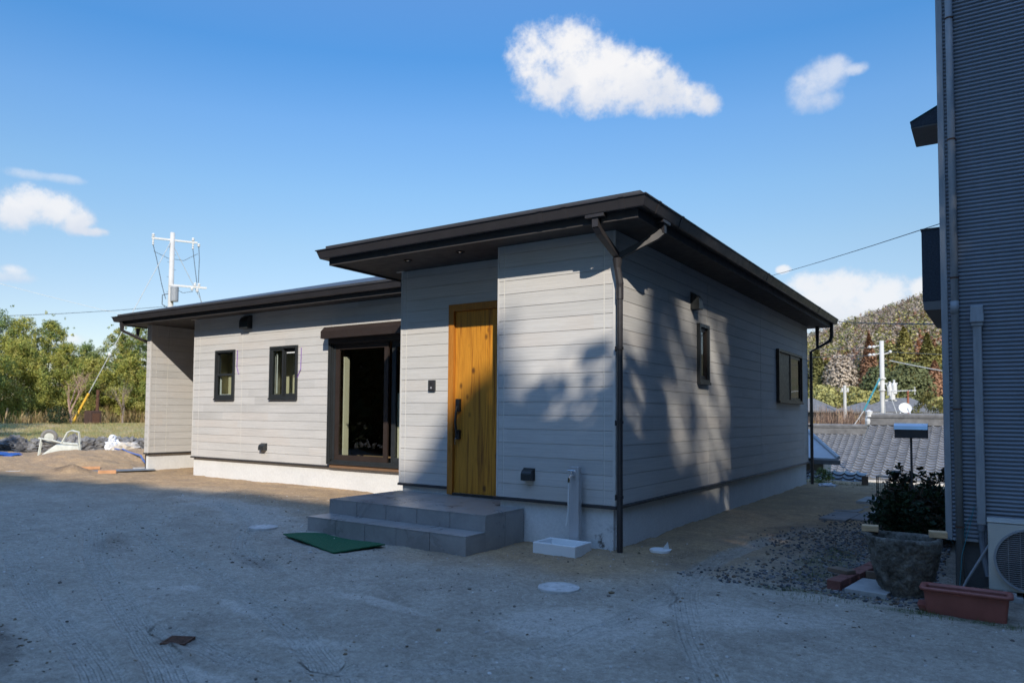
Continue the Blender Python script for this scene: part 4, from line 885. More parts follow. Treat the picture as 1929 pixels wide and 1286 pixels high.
tri, cc = rocks(4200, ppos, lambda i: .003 + .009 * NP.random() ** 3 + (.012 if NP.random() < .012 else 0), pal([(.42, .40, .37), (.30, .27, .23), (.55, .53, .50), (.12, .10, .085), (.22, .16, .10)]), sub=1)
tag(mesh_np('pebbles', tri, 3, M['pebble'], None, (-2, -2, GZ), cc), 'small pebbles and crumbs scattered over the dirt yard', 'pebbles', kind='stuff')
# debris: dark clods and dead leaves
def dpos(i):
    c = [(-4.3, -2.85, .55, .18), (-2.5, -2.45, .4, .14), (-1.9, -5.0, .5, .15), (1.3, -1.0, .8, .5), (-1, -2, 3, 1.5)][NP.integers(5)]
    x, y = NP.normal(c[0], c[2]), NP.normal(c[1], c[3]); return (x, y, zat2(x, y) + .003)
tri, cc = rocks(260, dpos, lambda i: NP.uniform(.004, .013) * np.array([1.3, .7, .35]), pal([(.06, .045, .03), (.09, .06, .035), (.12, .09, .05)]), sub=1)
tag(mesh_np('leaf_litter', tri, 3, M['pebble'], None, (-2, -3, GZ), cc), 'dark clods and dead leaves on the dirt', 'leaf litter', kind='stuff')
# grass tufts
def blades(centres, n, h, spread, cols):
    V = []; C = []
    for cx, cy, cz in centres:
        for k in range(n):
            a = NP.uniform(0, 6.28); r = spread * math.sqrt(NP.random()); x, y = cx + r * math.cos(a), cy + r * math.sin(a); hh = h * NP.uniform(.5, 1.2); t = NP.uniform(0, 6.28); w = h * .05
            l = NP.uniform(.1, .6) * hh; V += [(x - w * math.sin(t), y + w * math.cos(t), cz), (x + w * math.sin(t), y - w * math.cos(t), cz), (x + l * math.cos(t), y + l * math.sin(t), cz + hh)]; C.append(np.array(cols[NP.integers(len(cols))]) * NP.uniform(.7, 1.3))
    return np.array(V), np.array(C)
cen = [(x, y, zat2(x, y)) for x, y in [(NP.uniform(1.75, 3.3), NP.normal(-.78, .09)) for _ in range(34)] + [(NP.normal(2.28, .06), NP.uniform(.1, 1.1)) for _ in range(60)] + [(NP.normal(1.8, .16), NP.uniform(-.3, 1.6)) for _ in range(50)] + [(NP.uniform(.2, 2.4), NP.normal(10.0, .25)) for _ in range(120)]]
v, c = blades(cen, 14, .032, .07, [(.06, .12, .02), (.09, .13, .03), (.15, .13, .05), (.04, .08, .02)])
tag(mesh_np('grass_tufts', v, 3, M['grassblade'], None, (2, 0, GZ), c), 'short weeds between bricks and gravel by the neighbouring house', 'weeds', kind='stuff')
cen = [(wall_x(y) - .2 - a, y, 0 + .33 * float(sstep(0, 12, a))) for a, y in zip(NP.uniform(0, 11, 2600) , NP.uniform(-6, 12, 2600))]
v, c = blades(cen, 9, .11, .16, [(.42, .31, .15), (.50, .38, .20), (.24, .25, .08), (.32, .30, .11)])
tag(mesh_np('lawn_grass', v, 3, M['grassblade'], None, (-24, 3, 0), c), 'patchy straw and green winter grass on the terrace', 'grass', kind='stuff')

# ------------------------------------------------------------------ neighbouring house at the right
NXL, NY = 2.79, 0.5
nb = thing('neighbour_house', (6, 5, GZ), 'tall house clad in grey corrugated metal at the right edge', 'house')
def corr(b):
    p = 0.0338; n = int(7.67 / p); prof = []
    xs = (NXL + 0.045, 9.0)
    vs = []; fs = []; sub = 8
    for i in range(n * sub + 1):
        t = i / sub; z = -0.075 + t * p; ph = t % 1.0
        d = 0.5 - 0.5 * math.cos(2 * math.pi * ph); d = d ** 0.5
        y = NY - 0.0125 * d
        vs += [(xs[0], y, z), (xs[1], y, z)]
    for i in range(n * sub): fs.append((2 * i, 2 * i + 1, 2 * i + 3, 2 * i + 2))
    b.add(vs, fs)
part('corrugated_wall', M['corr'], nb, corr, smooth=True)
part('side_wall', M['corr'], nb, lambda b: b.box(NXL + 0.004, 9.0, NY + 0.004, 6.5, -0.075, 7.6))
part('unseen_shade_wing', M['corr'], nb, lambda b: b.box(NXL + .05, 9.0, 6.65, 10.6, GZ - .2, 4.4))  # unseen wing added to darken the gap between the two houses
part('corner_post', M['pvc'], nb, lambda b: b.box(NXL - 0.004, NXL + 0.045, NY - 0.022, NY + 0.05, -0.10, 7.6), bevel=0.004)
part('base_drip', M['pvc'], nb, lambda b: b.box(NXL + 0.046, 9.0, NY - 0.024, NY + 0.003, -0.098, -0.076))
M['dkfound'] = mat_concrete('dark_foundation', (.10, .10, .10), .25)
part('foundation', M['dkfound'], nb, lambda b: b.box(NXL + 0.06, 8.9, NY + 0.03, 6.4, GZ - .3, -0.1))
part('roof', M['roof'], nb, lambda b: hip(b, NXL - .06, 9.1, NY - .06, 6.6, 7.65, .12, 'y'))
np_ = part('downpipe', M['pvc'], nb, lambda b: b.tube([(2.888, 0.445, GZ - .05), (2.882, 0.445, 7.6)], 0.028, 16), smooth=True)
for z in (4.36, 3.3, 2.11, 1.0, 0.02): part('pipe_clamp', M['rust'], np_, lambda b: (b.lathe((2.885, 0.445, z), [(0.028, -.006), (0.032, -.006), (0.032, .006), (0.028, .006)], 16, False), b.tube([(2.9, .45, z), (2.92, .497, z)], .004, 5)))
part('pipe_socket', M['pvc'], np_, lambda b: b.lathe((2.884, 0.445, 1.80), [(0.028, 0), (0.0315, 0), (0.0315, .11), (0.028, .11)], 16, False), smooth=True)
pc = part('pipe_cover', M['pvc'], nb, lambda b: b.box(3.005, 3.068, 0.425, 0.489, 0.05, 1.70), bevel=0.008)
part('cap', M['pvc'], pc, lambda b: (b.hexa([(2.988, .405, 1.72), (3.085, .405, 1.72), (3.085, .489, 1.72), (2.988, .489, 1.72), (2.992, .425, 1.86), (3.081, .425, 1.86), (3.081, .489, 1.87), (2.992, .489, 1.87)]), b.box(2.996, 3.078, .415, .489, 1.69, 1.719)), bevel=0.006)
part('taped_pipe', M['greysheet'], pc, lambda b: (b.tube([(3.036, .455, .06), (3.036, .455, -.08), (3.05, .44, -.22), (3.075, .40, -.36)], .022, 8), b.tube([(3.058, .46, .06), (3.06, .46, -.1), (3.075, .45, -.3), (3.09, .42, -.44)], .012, 8), b.lathe((3.036, .455, .02), [(.03, -.02), (.03, .03)], 12)))
part('drain_pipe', M['pvc'], nb, lambda b: b.tube([(3.085, .40, -.10), (2.93, .36, -.40), (2.90, .35, -.47)], .010, 8))
part('cable', M['bluecable'], nb, lambda b: (b.tube([(2.99, .44, .20), (2.96, .44, .05), (2.90, .40, -.2), (2.88, .38, -.46)], .003, 5), b.tube([(2.97, .47, .12), (2.93, .46, .05), (2.915, .46, -.08)], .003, 5), b.tube([(2.78, .2, .0), (2.84, .44, -.12)], .002, 5)))
cn = part('window_canopy', M['darkwall'], nb, lambda b: b.hexa([(2.482, 2.0, 4.005), (NXL + .003, 2.0, 4.005), (NXL + .003, 2.655, 4.005), (2.482, 2.655, 4.005), (2.480, 1.998, 4.06), (NXL + .003, 1.998, 4.215), (NXL + .003, 2.657, 4.215), (2.480, 2.657, 4.06)]))
part('canopy_soffit', M['greypanel'], cn, lambda b: (b.box(2.487, NXL + .002, 2.006, 2.65, 3.994, 4.0045)))
part('canopy_edge', M['bluecable'], cn, lambda b: b.hexa([(2.474, 1.99, 4.062), (NXL + .002, 1.99, 4.219), (NXL + .002, 2.66, 4.219), (2.474, 2.66, 4.062), (2.474, 1.99, 4.069), (NXL + .002, 1.99, 4.227), (NXL + .002, 2.66, 4.227), (2.474, 2.66, 4.069)]))
bx_ = part('shutter_case', M['darkwall'], nb, lambda b: (b.box(2.558, NXL + .003, 2.0, 3.95, 2.14, 2.89)), bevel=.004)
part('cap', M['dark'], bx_, lambda b: b.box(2.550, NXL + .002, 1.992, 3.96, 2.891, 2.905))
part('case_soffit', M['greypanel'], bx_, lambda b: b.hexa([(2.572, 2.012, 2.05), (NXL + .002, 2.012, 2.05), (NXL + .002, 3.93, 2.05), (2.592, 3.93, 2.05), (2.560, 2.003, 2.138), (NXL + .002, 2.003, 2.138), (NXL + .002, 3.95, 2.138), (2.560, 3.95, 2.138)]))

ac = thing('air_conditioner', (3.5, .25, GZ), 'beige outdoor air conditioner unit with round fan grille', 'air conditioner')
part('case', M['ac'], ac, lambda b: b.box(3.078, 3.88, .10, .40, -.405, .115), bevel=.012)
part('top_plate', M['ac'], ac, lambda b: b.box(3.074, 3.884, .095, .405, .1165, .124), bevel=.003)
FC = (3.355, .10, -.155)
def ring(b, R0, R1, y0, y1, n=64):
    vs = []; fs = []
    for k in range(n):
        a = 2 * math.pi * k / n; c, s_ = math.cos(a), math.sin(a)
        for r_, y in ((R0, y0), (R1, y0), (R1, y1), (R0, y1)): vs.append((FC[0] + r_ * c, y, FC[2] + r_ * s_))
    for k in range(n):
        k2 = (k + 1) % n
        for j in range(4): j2 = (j + 1) % 4; fs.append((k * 4 + j, k * 4 + j2, k2 * 4 + j2, k2 * 4 + j))
    b.add(vs, fs)
gr = part('fan_grille', M['pvc'], ac, lambda b: (ring(b, .228, .243, .068, .099), [b.tube([(FC[0] - math.sqrt(max(0, .23 ** 2 - dz * dz)), .078, FC[2] + dz), (FC[0] + math.sqrt(max(0, .23 ** 2 - dz * dz)), .078, FC[2] + dz)], .0022, 5) for dz in np.arange(-.22, .221, .0155)], [b.tube([(FC[0] + dx, .083, FC[2] - math.sqrt(max(0, .23 ** 2 - dx * dx))), (FC[0] + dx, .083, FC[2] + math.sqrt(max(0, .23 ** 2 - dx * dx)))], .002, 5) for dx in (-.15, -.075, 0, .075, .15)]))
def fan(b):
    vs = [(FC[0], .094, FC[2])]; n = 48
    for k in range(n): vs.append((FC[0] + .226 * math.cos(2 * math.pi * k / n), .094, FC[2] + .226 * math.sin(2 * math.pi * k / n)))
    b.add(vs, [(0, 1 + (k + 1) % n, 1 + k) for k in range(n)])
part('fan_opening', M['black'], ac, fan)
def fblades(b):
    for k in range(3):
        a0 = k * 2.094
        for j in range(6):
            a1 = a0 + j * .2; a2 = a1 + .2; y1, y2 = .0925 - .006 * j / 6, .0925 - .006 * (j + 1) / 6
            b.add([(FC[0] + .05 * math.cos(a1), y1, FC[2] + .05 * math.sin(a1)), (FC[0] + .21 * math.cos(a1), y1, FC[2] + .21 * math.sin(a1)), (FC[0] + .21 * math.cos(a2), y2, FC[2] + .21 * math.sin(a2)), (FC[0] + .05 * math.cos(a2), y2, FC[2] + .05 * math.sin(a2))], [(0, 1, 2, 3)])
part('fan_blade', M['dark'], ac, fblades)
for x in (3.16, 3.72): part('foot', M['steel'], ac, lambda b: (b.box(x, x + .09, .07, .44, -.432, -.406), b.box(x + .01, x + .03, .075, .09, -.405, -.39)))
for x in (3.13, 3.70): part('footing_block', M['conc'], ac, lambda b: b.box(x, x + .16, .03, .47, GZ - .04, -.433))

# planter
pl = thing('planter', (2.95, -.64, GZ), 'long empty terracotta plastic planter at the foot of the corrugated house', 'planter')
def rr(cx, cy, hx_, hy_, r_, z, n=6):
    out = []
    for sx, sy, a0 in ((1, -1, -math.pi / 2), (1, 1, 0), (-1, 1, math.pi / 2), (-1, -1, math.pi)):
        for k in range(n + 1): a = a0 + math.pi / 2 * k / n; out.append((cx + sx * (hx_ - r_) + r_ * math.cos(a), cy + sy * (hy_ - r_) + r_ * math.sin(a), z))
    return out
def loft(b, rings, cap0=True, cap1=True):
    n = len(rings[0]); vs = [p for r_ in rings for p in r_]; fs = []
    for i in range(len(rings) - 1):
        for k in range(n): k2 = (k + 1) % n; fs.append((i * n + k, i * n + k2, (i + 1) * n + k2, (i + 1) * n + k))
    if cap0: fs.append(tuple(range(n - 1, -1, -1)))
    if cap1: fs.append(tuple((len(rings) - 1) * n + k for k in range(n)))
    b.add(vs, fs)
PCX, PCY = 2.945, -.640
part('tub', M['terracotta'], pl, lambda b: loft(b, [rr(PCX, PCY, .232, .072, .02, GZ - .02), rr(PCX, PCY, .250, .088, .025, -.305), rr(PCX, PCY, .238, .076, .02, -.30), rr(PCX, PCY, .225, .064, .02, GZ + .03)]), smooth=False)
part('rim', M['terracotta'], pl, lambda b: loft(b, [rr(PCX, PCY, .251, .089, .03, -.312), rr(PCX, PCY, .272, .108, .045, -.306), rr(PCX, PCY, .275, .111, .045, -.292), rr(PCX, PCY, .268, .104, .04, -.283), rr(PCX, PCY, .239, .077, .025, -.286), rr(PCX, PCY, .236, .074, .025, -.300)], False, False), smooth=True)
part('drip_tray', M['terracotta'], pl, lambda b: loft(b, [rr(PCX - .03, PCY + .05, .25, .09, .03, GZ - .005), rr(PCX - .03, PCY + .05, .262, .10, .03, GZ + .035)]))

# stone pot
def potfn(b):
    prof = [(.135, GZ - .05), (.155, GZ + .02), (.188, -.36), (.226, -.22), (.250, -.10), (.258, -.045), (.256, -.018), (.245, -.010), (.222, -.012), (.214, -.03), (.205, -.09), (.16, -.2), (.02, -.22)]
    P3 = []
    for (r0, z0), (r1, z1) in zip(prof[:-1], prof[1:]):
        m = max(1, int(math.hypot(r1 - r0, z1 - z0) / .012))
        P3 += [(r0 + (r1 - r0) * k / m, z0 + (z1 - z0) * k / m) for k in range(m)]
    P3.append(prof[-1]); n = 110; vs = []; fs = []
    ang = np.linspace(0, 2 * math.pi, n, endpoint=False)
    for i, (r_, z) in enumerate(P3):
        s0 = np.cos(ang) * 6; s1 = np.sin(ang) * 6
        outer = i < len(P3) * .62
        dsp = ((fbm(ang * 9 + z * 22, ang * 3 - z * 34, 3, 51) - .5) * .034 + (vnoise(ang * 22 + z * 60, ang * 9 - z * 80, 53) - .5) * .012) * (1 if outer else .25) + (fbm(s0 * .5 + 9, s1 * .5 + z * 6, 3, 52) - .5) * .018
        for k in range(n): rr_ = max(.005, r_ + dsp[k]); vs.append((2.535 + rr_ * math.cos(ang[k]), -.19 + rr_ * math.sin(ang[k]), z + (.004 * math.sin(3 * ang[k]) if z > -.1 else 0)))
    m = len(P3)
    for i in range(m - 1):
        for k in range(n): k2 = (k + 1) % n; fs.append((i * n + k, i * n + k2, (i + 1) * n + k2, (i + 1) * n + k))
    fs.append(tuple((m - 1) * n + k for k in range(n))); b.add(vs, fs)
b = MB(); potfn(b); tag(b.build('stone_pot', M['pot'], origin=(2.535, -.19, GZ), smooth=True), 'big rough chiselled stone pot beside the corrugated house corner', 'stone pot')
def block(name, cx, cy, cz, hx_, hy_, hz_, rz, m, lab, cat, grp=None, bev=.003):
    c, s_ = math.cos(rz), math.sin(rz); b = MB().obox((cx, cy, cz), (hx_ * c, hx_ * s_, 0), (-hy_ * s_, hy_ * c, 0), (0, 0, hz_))
    return tag(b.build(name, m, origin=(cx, cy, cz - hz_), bevel=bev), lab, cat, grp)
block('wood_block', 2.295, -.13, .022, .060, .052, .023, .10, M['lumber'], 'cut wood block on the pot rim on the house side', 'wood block', 'wood blocks on the pot rim')
block('wood_block', 2.762, -.13, .018, .060, .052, .023, .12, M['lumber'], 'cut wood block on the pot rim nearest the corrugated wall', 'wood block', 'wood blocks on the pot rim')
# bricks in a row, slabs
BR = [(2.075, -.28, 'broken red brick at the near end of the edging row'), (2.115, -.07, 'second red brick from the near end of the edging row'), (2.155, .14, 'middle red brick of the edging beside the stone pot'), (2.19, .36, 'fourth red brick from the near end of the edging row'), (2.225, .60, 'farthest red brick of the edging beside the stone pot')]
for x, y, lab in BR: block('brick', x, y, GZ + .025, .052, .102, .045, -.16 + NP.uniform(-.04, .04), M['brick'], lab, 'brick', 'bricks edging the bed by the stone pot', .005)
block('brick', 2.06, .00, GZ + .085, .055, .095, .018, 1.05, M['woodpost'], 'flat dark brick fragment lying across the edging row', 'brick', None, .005)
block('concrete_slab', 2.32, -.16, GZ + .005, .15, .26, .02, -.12, M['conc'], 'pale grey concrete slab under the stone pot', 'slab', None, .004)
block('timber_offcut', 2.32, .18, GZ + .045, .10, .014, .03, -.08, M['woodpost'], 'dark timber offcut behind the concrete slab by the pot', 'timber', None)
block('paving_slab', 1.40, 4.35, GZ + .016, .165, .48, .016, -.06, M['paver'], 'dark grey paving slab nearest the house side path', 'paving slab', 'paving slabs on the side path', .004)
block('paving_slab', 1.75, 4.55, GZ + .016, .165, .48, .016, -.06, M['paver'], 'dark grey paving slab next to the bush on the path', 'paving slab', 'paving slabs on the side path', .004)
block('paving_slab', 1.40, 5.42, GZ + .016, .165, .48, .016, -.05, M['paver'], 'dark grey paving slab farther along the side path', 'paving slab', 'paving slabs on the side path', .004)
block('stone_slab', 1.56, 6.6, GZ + .04, .19, .45, .025, -.05, M['conc'], 'pale stepping slab lying beyond the dark paving slabs', 'slab', None, .004)
block('kerb_slab', 1.84, 5.1, GZ + .05, .075, .75, .035, -.03, M['whitelid'], 'whitish kerb slab along the bush with pot on it', 'slab', None, .004)
block('kerb_slab', 1.95, 6.75, GZ + .05, .075, .55, .035, -.03, M['whitelid'], 'whitish kerb slab half hidden behind the bush', 'slab', None, .004)
b = MB().lathe((1.86, 4.62, GZ + .07), [(.06, 0), (.085, .15), (.088, .16), (.07, .15), (.05, .02)], 16); b.tube([(1.93, 4.62, GZ + .2), (1.99, 4.62, GZ + .22), (2.0, 4.62, GZ + .12), (1.94, 4.62, GZ + .09)], .008, 6)
tag(b.build('flower_pot', M['pvc'], origin=(1.86, 4.62, GZ + .07)), 'small dull metal jug on the whitish kerb slab', 'jug')
tri, cc = rocks(1, lambda i: (2.13, 3.8, GZ + .06), lambda i: np.array([.10, .09, .14]), lambda i: (1, 1, 1), (1, 1, 1), 3)
tag(mesh_np('boulder', tri, 3, M['stone'], None, (2.13, 3.8, GZ)), 'small pale boulder in front of the dark bush', 'boulder')
tri, cc = rocks(1, lambda i: (.42, 9.3, GZ + .01), lambda i: np.array([.18, .14, .05]), lambda i: (1, 1, 1), (1, 1, 1), 3)
tag(mesh_np('white_sheet_bag', tri, 3, M['sack'], None, (.42, 9.3, GZ)), 'flat white bag at the yard edge beside the far downpipe', 'bag')
# mailbox, solar light, mesh stand
mb = thing('mailbox', (2.39, 2.6, GZ), 'charcoal mailbox with shiny metal top on a thin post', 'mailbox')
part('box', M['mailbox'], mb, lambda b: b.sweep([(-.07, .70), (.07, .70), (.07, .84), (.05, .852), (-.05, .852), (-.07, .80)], [((2.233, 2.6, 0), (0, 1, 0), (0, 0, 1)), ((2.546, 2.6, 0), (0, 1, 0), (0, 0, 1))]))
part('lid', M['bluesteel'], mb, lambda b: b.sweep([(-.078, .795), (-.068, .83), (-.045, .854), (.0, .858), (.05, .854), (.05, .859), (0, .864), (-.05, .860), (-.075, .835), (-.084, .795)], [((2.229, 2.6, 0), (0, 1, 0), (0, 0, 1)), ((2.550, 2.6, 0), (0, 1, 0), (0, 0, 1))]))
part('post', M['mailbox'], mb, lambda b: b.box(2.376, 2.398, 2.59, 2.612, GZ - .1, .699))
sl = thing('solar_light', (2.19, 3.0, GZ), 'small black garden lamp on a stake above the bush', 'garden lamp')
part('head', M['black'], sl, lambda b: b.lathe((2.19, 3.0, .20), [(.02, 0), (.035, .02), (.045, .06), (.06, .075), (.062, .09), (.03, .105), (.01, .108)], 12))
part('stake', M['black'], sl, lambda b: b.tube([(2.19, 3.0, GZ), (2.19, 3.0, .2)], .012, 6))
ms = thing('mesh_stand', (2.0, 3.5, GZ), 'black wire mesh stand at the edge of the dark bush', 'plant stand')
part('frame', M['black'], ms, lambda b: [b.tube([(x, y, GZ), (x, y, .19)], .006, 5) for x in (1.95, 2.09) for y in (3.43, 3.57)])
part('mesh_panel', M['black'], ms, lambda b: ([b.tube([(1.95 + .02 * k, 3.43, GZ + .35), (1.95 + .02 * k, 3.43, .17)], .0016, 4) for k in range(8)], [b.tube([(1.95, 3.43, GZ + .36 + .03 * k), (2.09, 3.43, GZ + .36 + .03 * k)], .0016, 4) for k in range(10)]))
part('tray', M['black'], ms, lambda b: b.box(1.94, 2.10, 3.42, 3.58, .19, .20))
block('fence_post', .98, 10.2, -.42, .06, .05, .14, .1, M['woodpost'], 'short weathered post at the far edge of the yard', 'post', None)
# ------------------------------------------------------------------ foliage tools
def leaf_quads(c, size, aspect=.45, droop=0.0, up=0.0):
    """c (N,3) centres -> (4N,3) vertices of small pointed leaf-like quads"""
    n = len(c); a = NP.normal(size=(n, 3)); a[:, 2] = a[:, 2] * .6 - droop; a /= np.linalg.norm(a, axis=1)[:, None]
    q = NP.normal(size=(n, 3)); q[:, 2] += up; bb = np.cross(a, q); bb /= np.linalg.norm(bb, axis=1)[:, None] + 1e-9
    s = size * NP.uniform(.6, 1.35, (n, 1)) if np.isscalar(size) else size[:, None] * NP.uniform(.7, 1.3, (n, 1))
    return np.stack([c - a * s * .5, c - bb * s * aspect * .5, c + a * s * .5, c + bb * s * aspect * .5], 1).reshape(-1, 3)
def facing_quads(c, nrm, size, aspect=.5, loose=.55):
    """leaf quads that mostly face outwards from their clump, so that crowns shade as volumes"""
    n = len(c); v = nrm / (np.linalg.norm(nrm, axis=1)[:, None] + 1e-9) + NP.normal(size=(n, 3)) * loose; v /= np.linalg.norm(v, axis=1)[:, None]
    a = NP.normal(size=(n, 3)); a[:, 2] -= .4; a -= (a * v).sum(1)[:, None] * v; a /= np.linalg.norm(a, axis=1)[:, None]; bb = np.cross(v, a)
    s = size * NP.uniform(.6, 1.35, (n, 1)); return np.stack([c - a * s * .5, c - bb * s * aspect * .5, c + a * s * .5, c + bb * s * aspect * .5], 1).reshape(-1, 3)
def clump_points(cl, n):
    """cl: rows (x,y,z,r[,rz]) ; n points distributed by r^2, denser near the shell"""
    cl = np.array(cl, float); w = cl[:, 3] ** 2; k = NP.choice(len(cl), n, p=w / w.sum())
    d = NP.normal(size=(n, 3)); d /= np.linalg.norm(d, axis=1)[:, None]
    r = cl[k, 3] * NP.random(n) ** .45
    return cl[k, :3] + d * r[:, None], k
def tones(k, pal_, jit=.22):
    pal_ = np.array(pal_, float); cid = NP.integers(len(pal_), size=k.max() + 1)
    base = pal_[cid[k]]; other = pal_[NP.integers(len(pal_), size=len(k))]; m = NP.random((len(k), 1)) < .25
    return np.where(m, other, base) * NP.uniform(1 - jit, 1 + jit, (len(k), 1))
def trunk(parent, x, y, z0, z1, r, limbs=(), lean=(0, 0), m=None):
    b = MB(); n = 6; p = [(x + lean[0] * (i / n) ** 1.5 + .04 * math.sin(i * 2.1 + x), y + lean[1] * (i / n) ** 1.5 + .04 * math.cos(i * 1.7 + y), z0 + (z1 - z0) * i / n) for i in range(n + 1)]
    b.tube(p, [r * (1 - .75 * i / n) for i in range(n + 1)], 7)
    for (h, dx, dy, dz) in limbs:
        i = h * n; q = Vector(p[min(int(i), n)]); b.tube([q, q + Vector((dx * .5, dy * .5, dz * .4)), q + Vector((dx, dy, dz))], [r * .35, r * .22, r * .08], 5)
    return b.build('trunk', m or M['bark'], parent)
OLIVE = [(.37, .36, .075), (.43, .41, .10), (.30, .32, .075), (.46, .41, .12), (.22, .27, .07)]
GREEN = [(.19, .26, .08), (.14, .21, .07), (.26, .31, .09), (.22, .25, .09)]
def bushy(name, x, y, z, h, w, nleaf, pal_, lab, cat='tree', grp=None, feather=.5, leaf=.15, mat='leaf', trunk_r=.07, base=.1, sparse_top=0, nc=60):
    o = thing(name, (x, y, z), lab, cat, grp)
    cl = []
    for i in range(nc):
        t = NP.random() ** .85; zz = z + h * (base + (1 - base) * t)
        rad = w * (math.sin(math.pi * min(1, .18 + .80 * t)) ** .75); a = NP.uniform(0, 6.28); q = rad * math.sqrt(NP.random())
        cl.append((x + q * math.cos(a), y + q * math.sin(a), zz, w * NP.uniform(.14, .34) * (1.15 - .5 * t)))
    for i in range(int(14 * feather) + sparse_top):       # feathery leaders that break the outline
        a = NP.uniform(0, 6.28); q = w * NP.uniform(.1, .8); top = h * NP.uniform(.88, 1.12) * (1 - .16 * q / w)
        for j in range(5): t = j / 4; cl.append((x + q * math.cos(a) * (1 + .25 * t), y + q * math.sin(a) * (1 + .25 * t), z + h * .62 + (top - h * .62) * t, w * (.13 - .07 * t)))
    p, k = clump_points(cl, nleaf); p[:, 2] = np.maximum(p[:, 2], z + .03); cla = np.array(cl, float)
    mesh_np('crown', facing_quads(p, p - cla[k, :3] + np.array([0, 0, .06]), leaf, .36), 4, M[mat], o, cols=tones(k, pal_))
    trunk(o, x, y, z - .3, z + h * .75, trunk_r, [(NP.uniform(.3, .8), NP.uniform(-w, w) * .5, NP.uniform(-w, w) * .5, h * .2) for _ in range(6)])
    return o
def bare_tree(name, x, y, z, h, lab, m, n=70, spread=.45, cat='tree', thick=.05):
    o = thing(name, (x, y, z), lab, cat); b = MB(); R_ = random.Random(int(abs(x * 100)))
    def br(p, d, l, r, lev):
        q = p + d * l * .5 + Vector((R_.uniform(-.05, .05), R_.uniform(-.05, .05), 0)) * l; e = q + (d + Vector((R_.uniform(-.2, .2), R_.uniform(-.2, .2), .08))).normalized() * l * .5
        b.tube([p, q, e], [r, r * .8, r * .55], 5 if lev < 2 else 3, False)
        if lev < 4:
            for _ in range(3 if lev else 4):
                nd = (d + Vector((R_.gauss(0, spread), R_.gauss(0, spread), R_.gauss(.12, .25)))).normalized(); br(q + (e - q) * R_.random(), nd, l * R_.uniform(.55, .8), r * .5, lev + 1)
    br(Vector((x, y, z - .2)), Vector((0, 0, 1)), h * .42, thick, 0)
    b.build('trunk', m, o); return o
M['twig'] = plain('grey_twig', (.26, .20, .165), .9, 0, .2, 3)
M['pinktwig'] = plain('pinkish_twig', (.36, .24, .19), .9, 0, .2, 3)

# ------------------------------------------------------------------ trees beyond the lawn at the left
LT = [(-36.6, 6.6, 5.9, 1.9, GREEN + OLIVE[:2], 'dark leafy evergreen at the left end of the grove'), (-35.9, 8.5, 5.5, 1.5, GREEN, 'upright dark green tree with feathery leaders at the left'),
      (-35.2, 9.3, 5.0, 1.7, OLIVE, 'broad olive bamboo clump left of the overturned wheelbarrow'), (-34.0, 8.6, 3.9, 1.5, OLIVE, 'lower yellow-green bamboo bank at the front of the grove'),
      (-35.4, 10.6, 5.2, 1.3, GREEN + OLIVE, 'tall thin-topped tree rising behind the wheelbarrow'), (-34.2, 11.0, 3.8, 1.4, OLIVE, 'rounded olive shrubby tree behind the yellow stay guard'),
      (-34.8, 12.2, 4.0, 1.3, GREEN, 'dark green middling tree right of the guy wire'), (-33.2, 11.7, 3.1, 1.2, OLIVE + [(.24, .2, .05)], 'low bright olive bush in front of the grove'),
      (-33.9, 13.4, 4.9, 1.15, OLIVE + GREEN, 'airy tall tree left of the rusty incinerator pipe'), (-33.0, 14.1, 5.1, 1.3, GREEN + OLIVE, 'tallest airy tree right behind the rusty incinerator'),
      (-32.6, 13.3, 3.3, 1.25, OLIVE, 'rounded olive tree directly behind the rusty incinerator'), (-31.9, 14.6, 3.6, 1.3, OLIVE, 'olive tree half hidden by the house end'),
      (-30.5, 16.6, 4.2, 1.6, OLIVE + GREEN, 'olive tree mostly hidden behind the house end'), (-37.5, 4.2, 6.2, 2.0, GREEN, 'dark tall evergreen at the frame edge')]
for i, (x, y, h, w, p_, lab) in enumerate(LT):
    bushy('grove_tree', x, y, .28, h, w, 27000, p_, lab, 'tree', 'trees behind the lawn', feather=1.3, leaf=.098, nc=130, base=.03)
bare_tree('bare_tree', -29.6, 9.0, .33, 3.1, 'small bare pinkish tree beside the yellow stay guard', M['pinktwig'], thick=.06)
bare_tree('bare_tree', -30.6, 11.9, .33, 2.4, 'leafless grey sapling right of the rusty incinerator', M['twig'], thick=.045)
bushy('dark_bush', -29.6, 8.45, .33, .75, .55, 2600, [(.02, .04, .018), (.03, .05, .02)], 'small dark bush at the foot of the yellow guard', 'bush', None, 0, .07, 'leafdark', .03)
def reeds(n, xf, yf, h0, h1, cols, name, lab, loc):
    V = []; C = []
    for i in range(n):
        x, y = xf(), yf(); z = .26; dn = float(fbm(np.array([x * .9]), np.array([y * .9]), 3, 19)[0])
        if dn < .47: continue
        h = NP.uniform(h0, h1) * (dn - .25) * 2.6; a = NP.uniform(0, 6.28); w = .012 + .012 * NP.random(); l = h * NP.uniform(.05, .5); c_, s_ = math.cos(a), math.sin(a)
        m = (x + l * .3 * c_, y + l * .3 * s_, z + h * .65); t = (x + l * c_, y + l * s_, z + h)
        V += [(x - w * s_, y + w * c_, z), (x + w * s_, y - w * c_, z), (m[0] + w * s_, m[1] - w * c_, m[2]), (m[0] - w * s_, m[1] + w * c_, m[2]), (m[0] - w * s_, m[1] + w * c_, m[2]), (m[0] + w * s_, m[1] - w * c_, m[2]), t, t]
        cc_ = np.array(cols[NP.integers(len(cols))]) * NP.uniform(.7, 1.25); C += [cc_, cc_]
    tag(mesh_np(name, np.array(V) + np.tile(np.array([[0, 0, 0]]), (len(V), 1)), 4, M['grassblade'], None, loc, np.array(C)), lab, 'dry grass', kind='stuff')
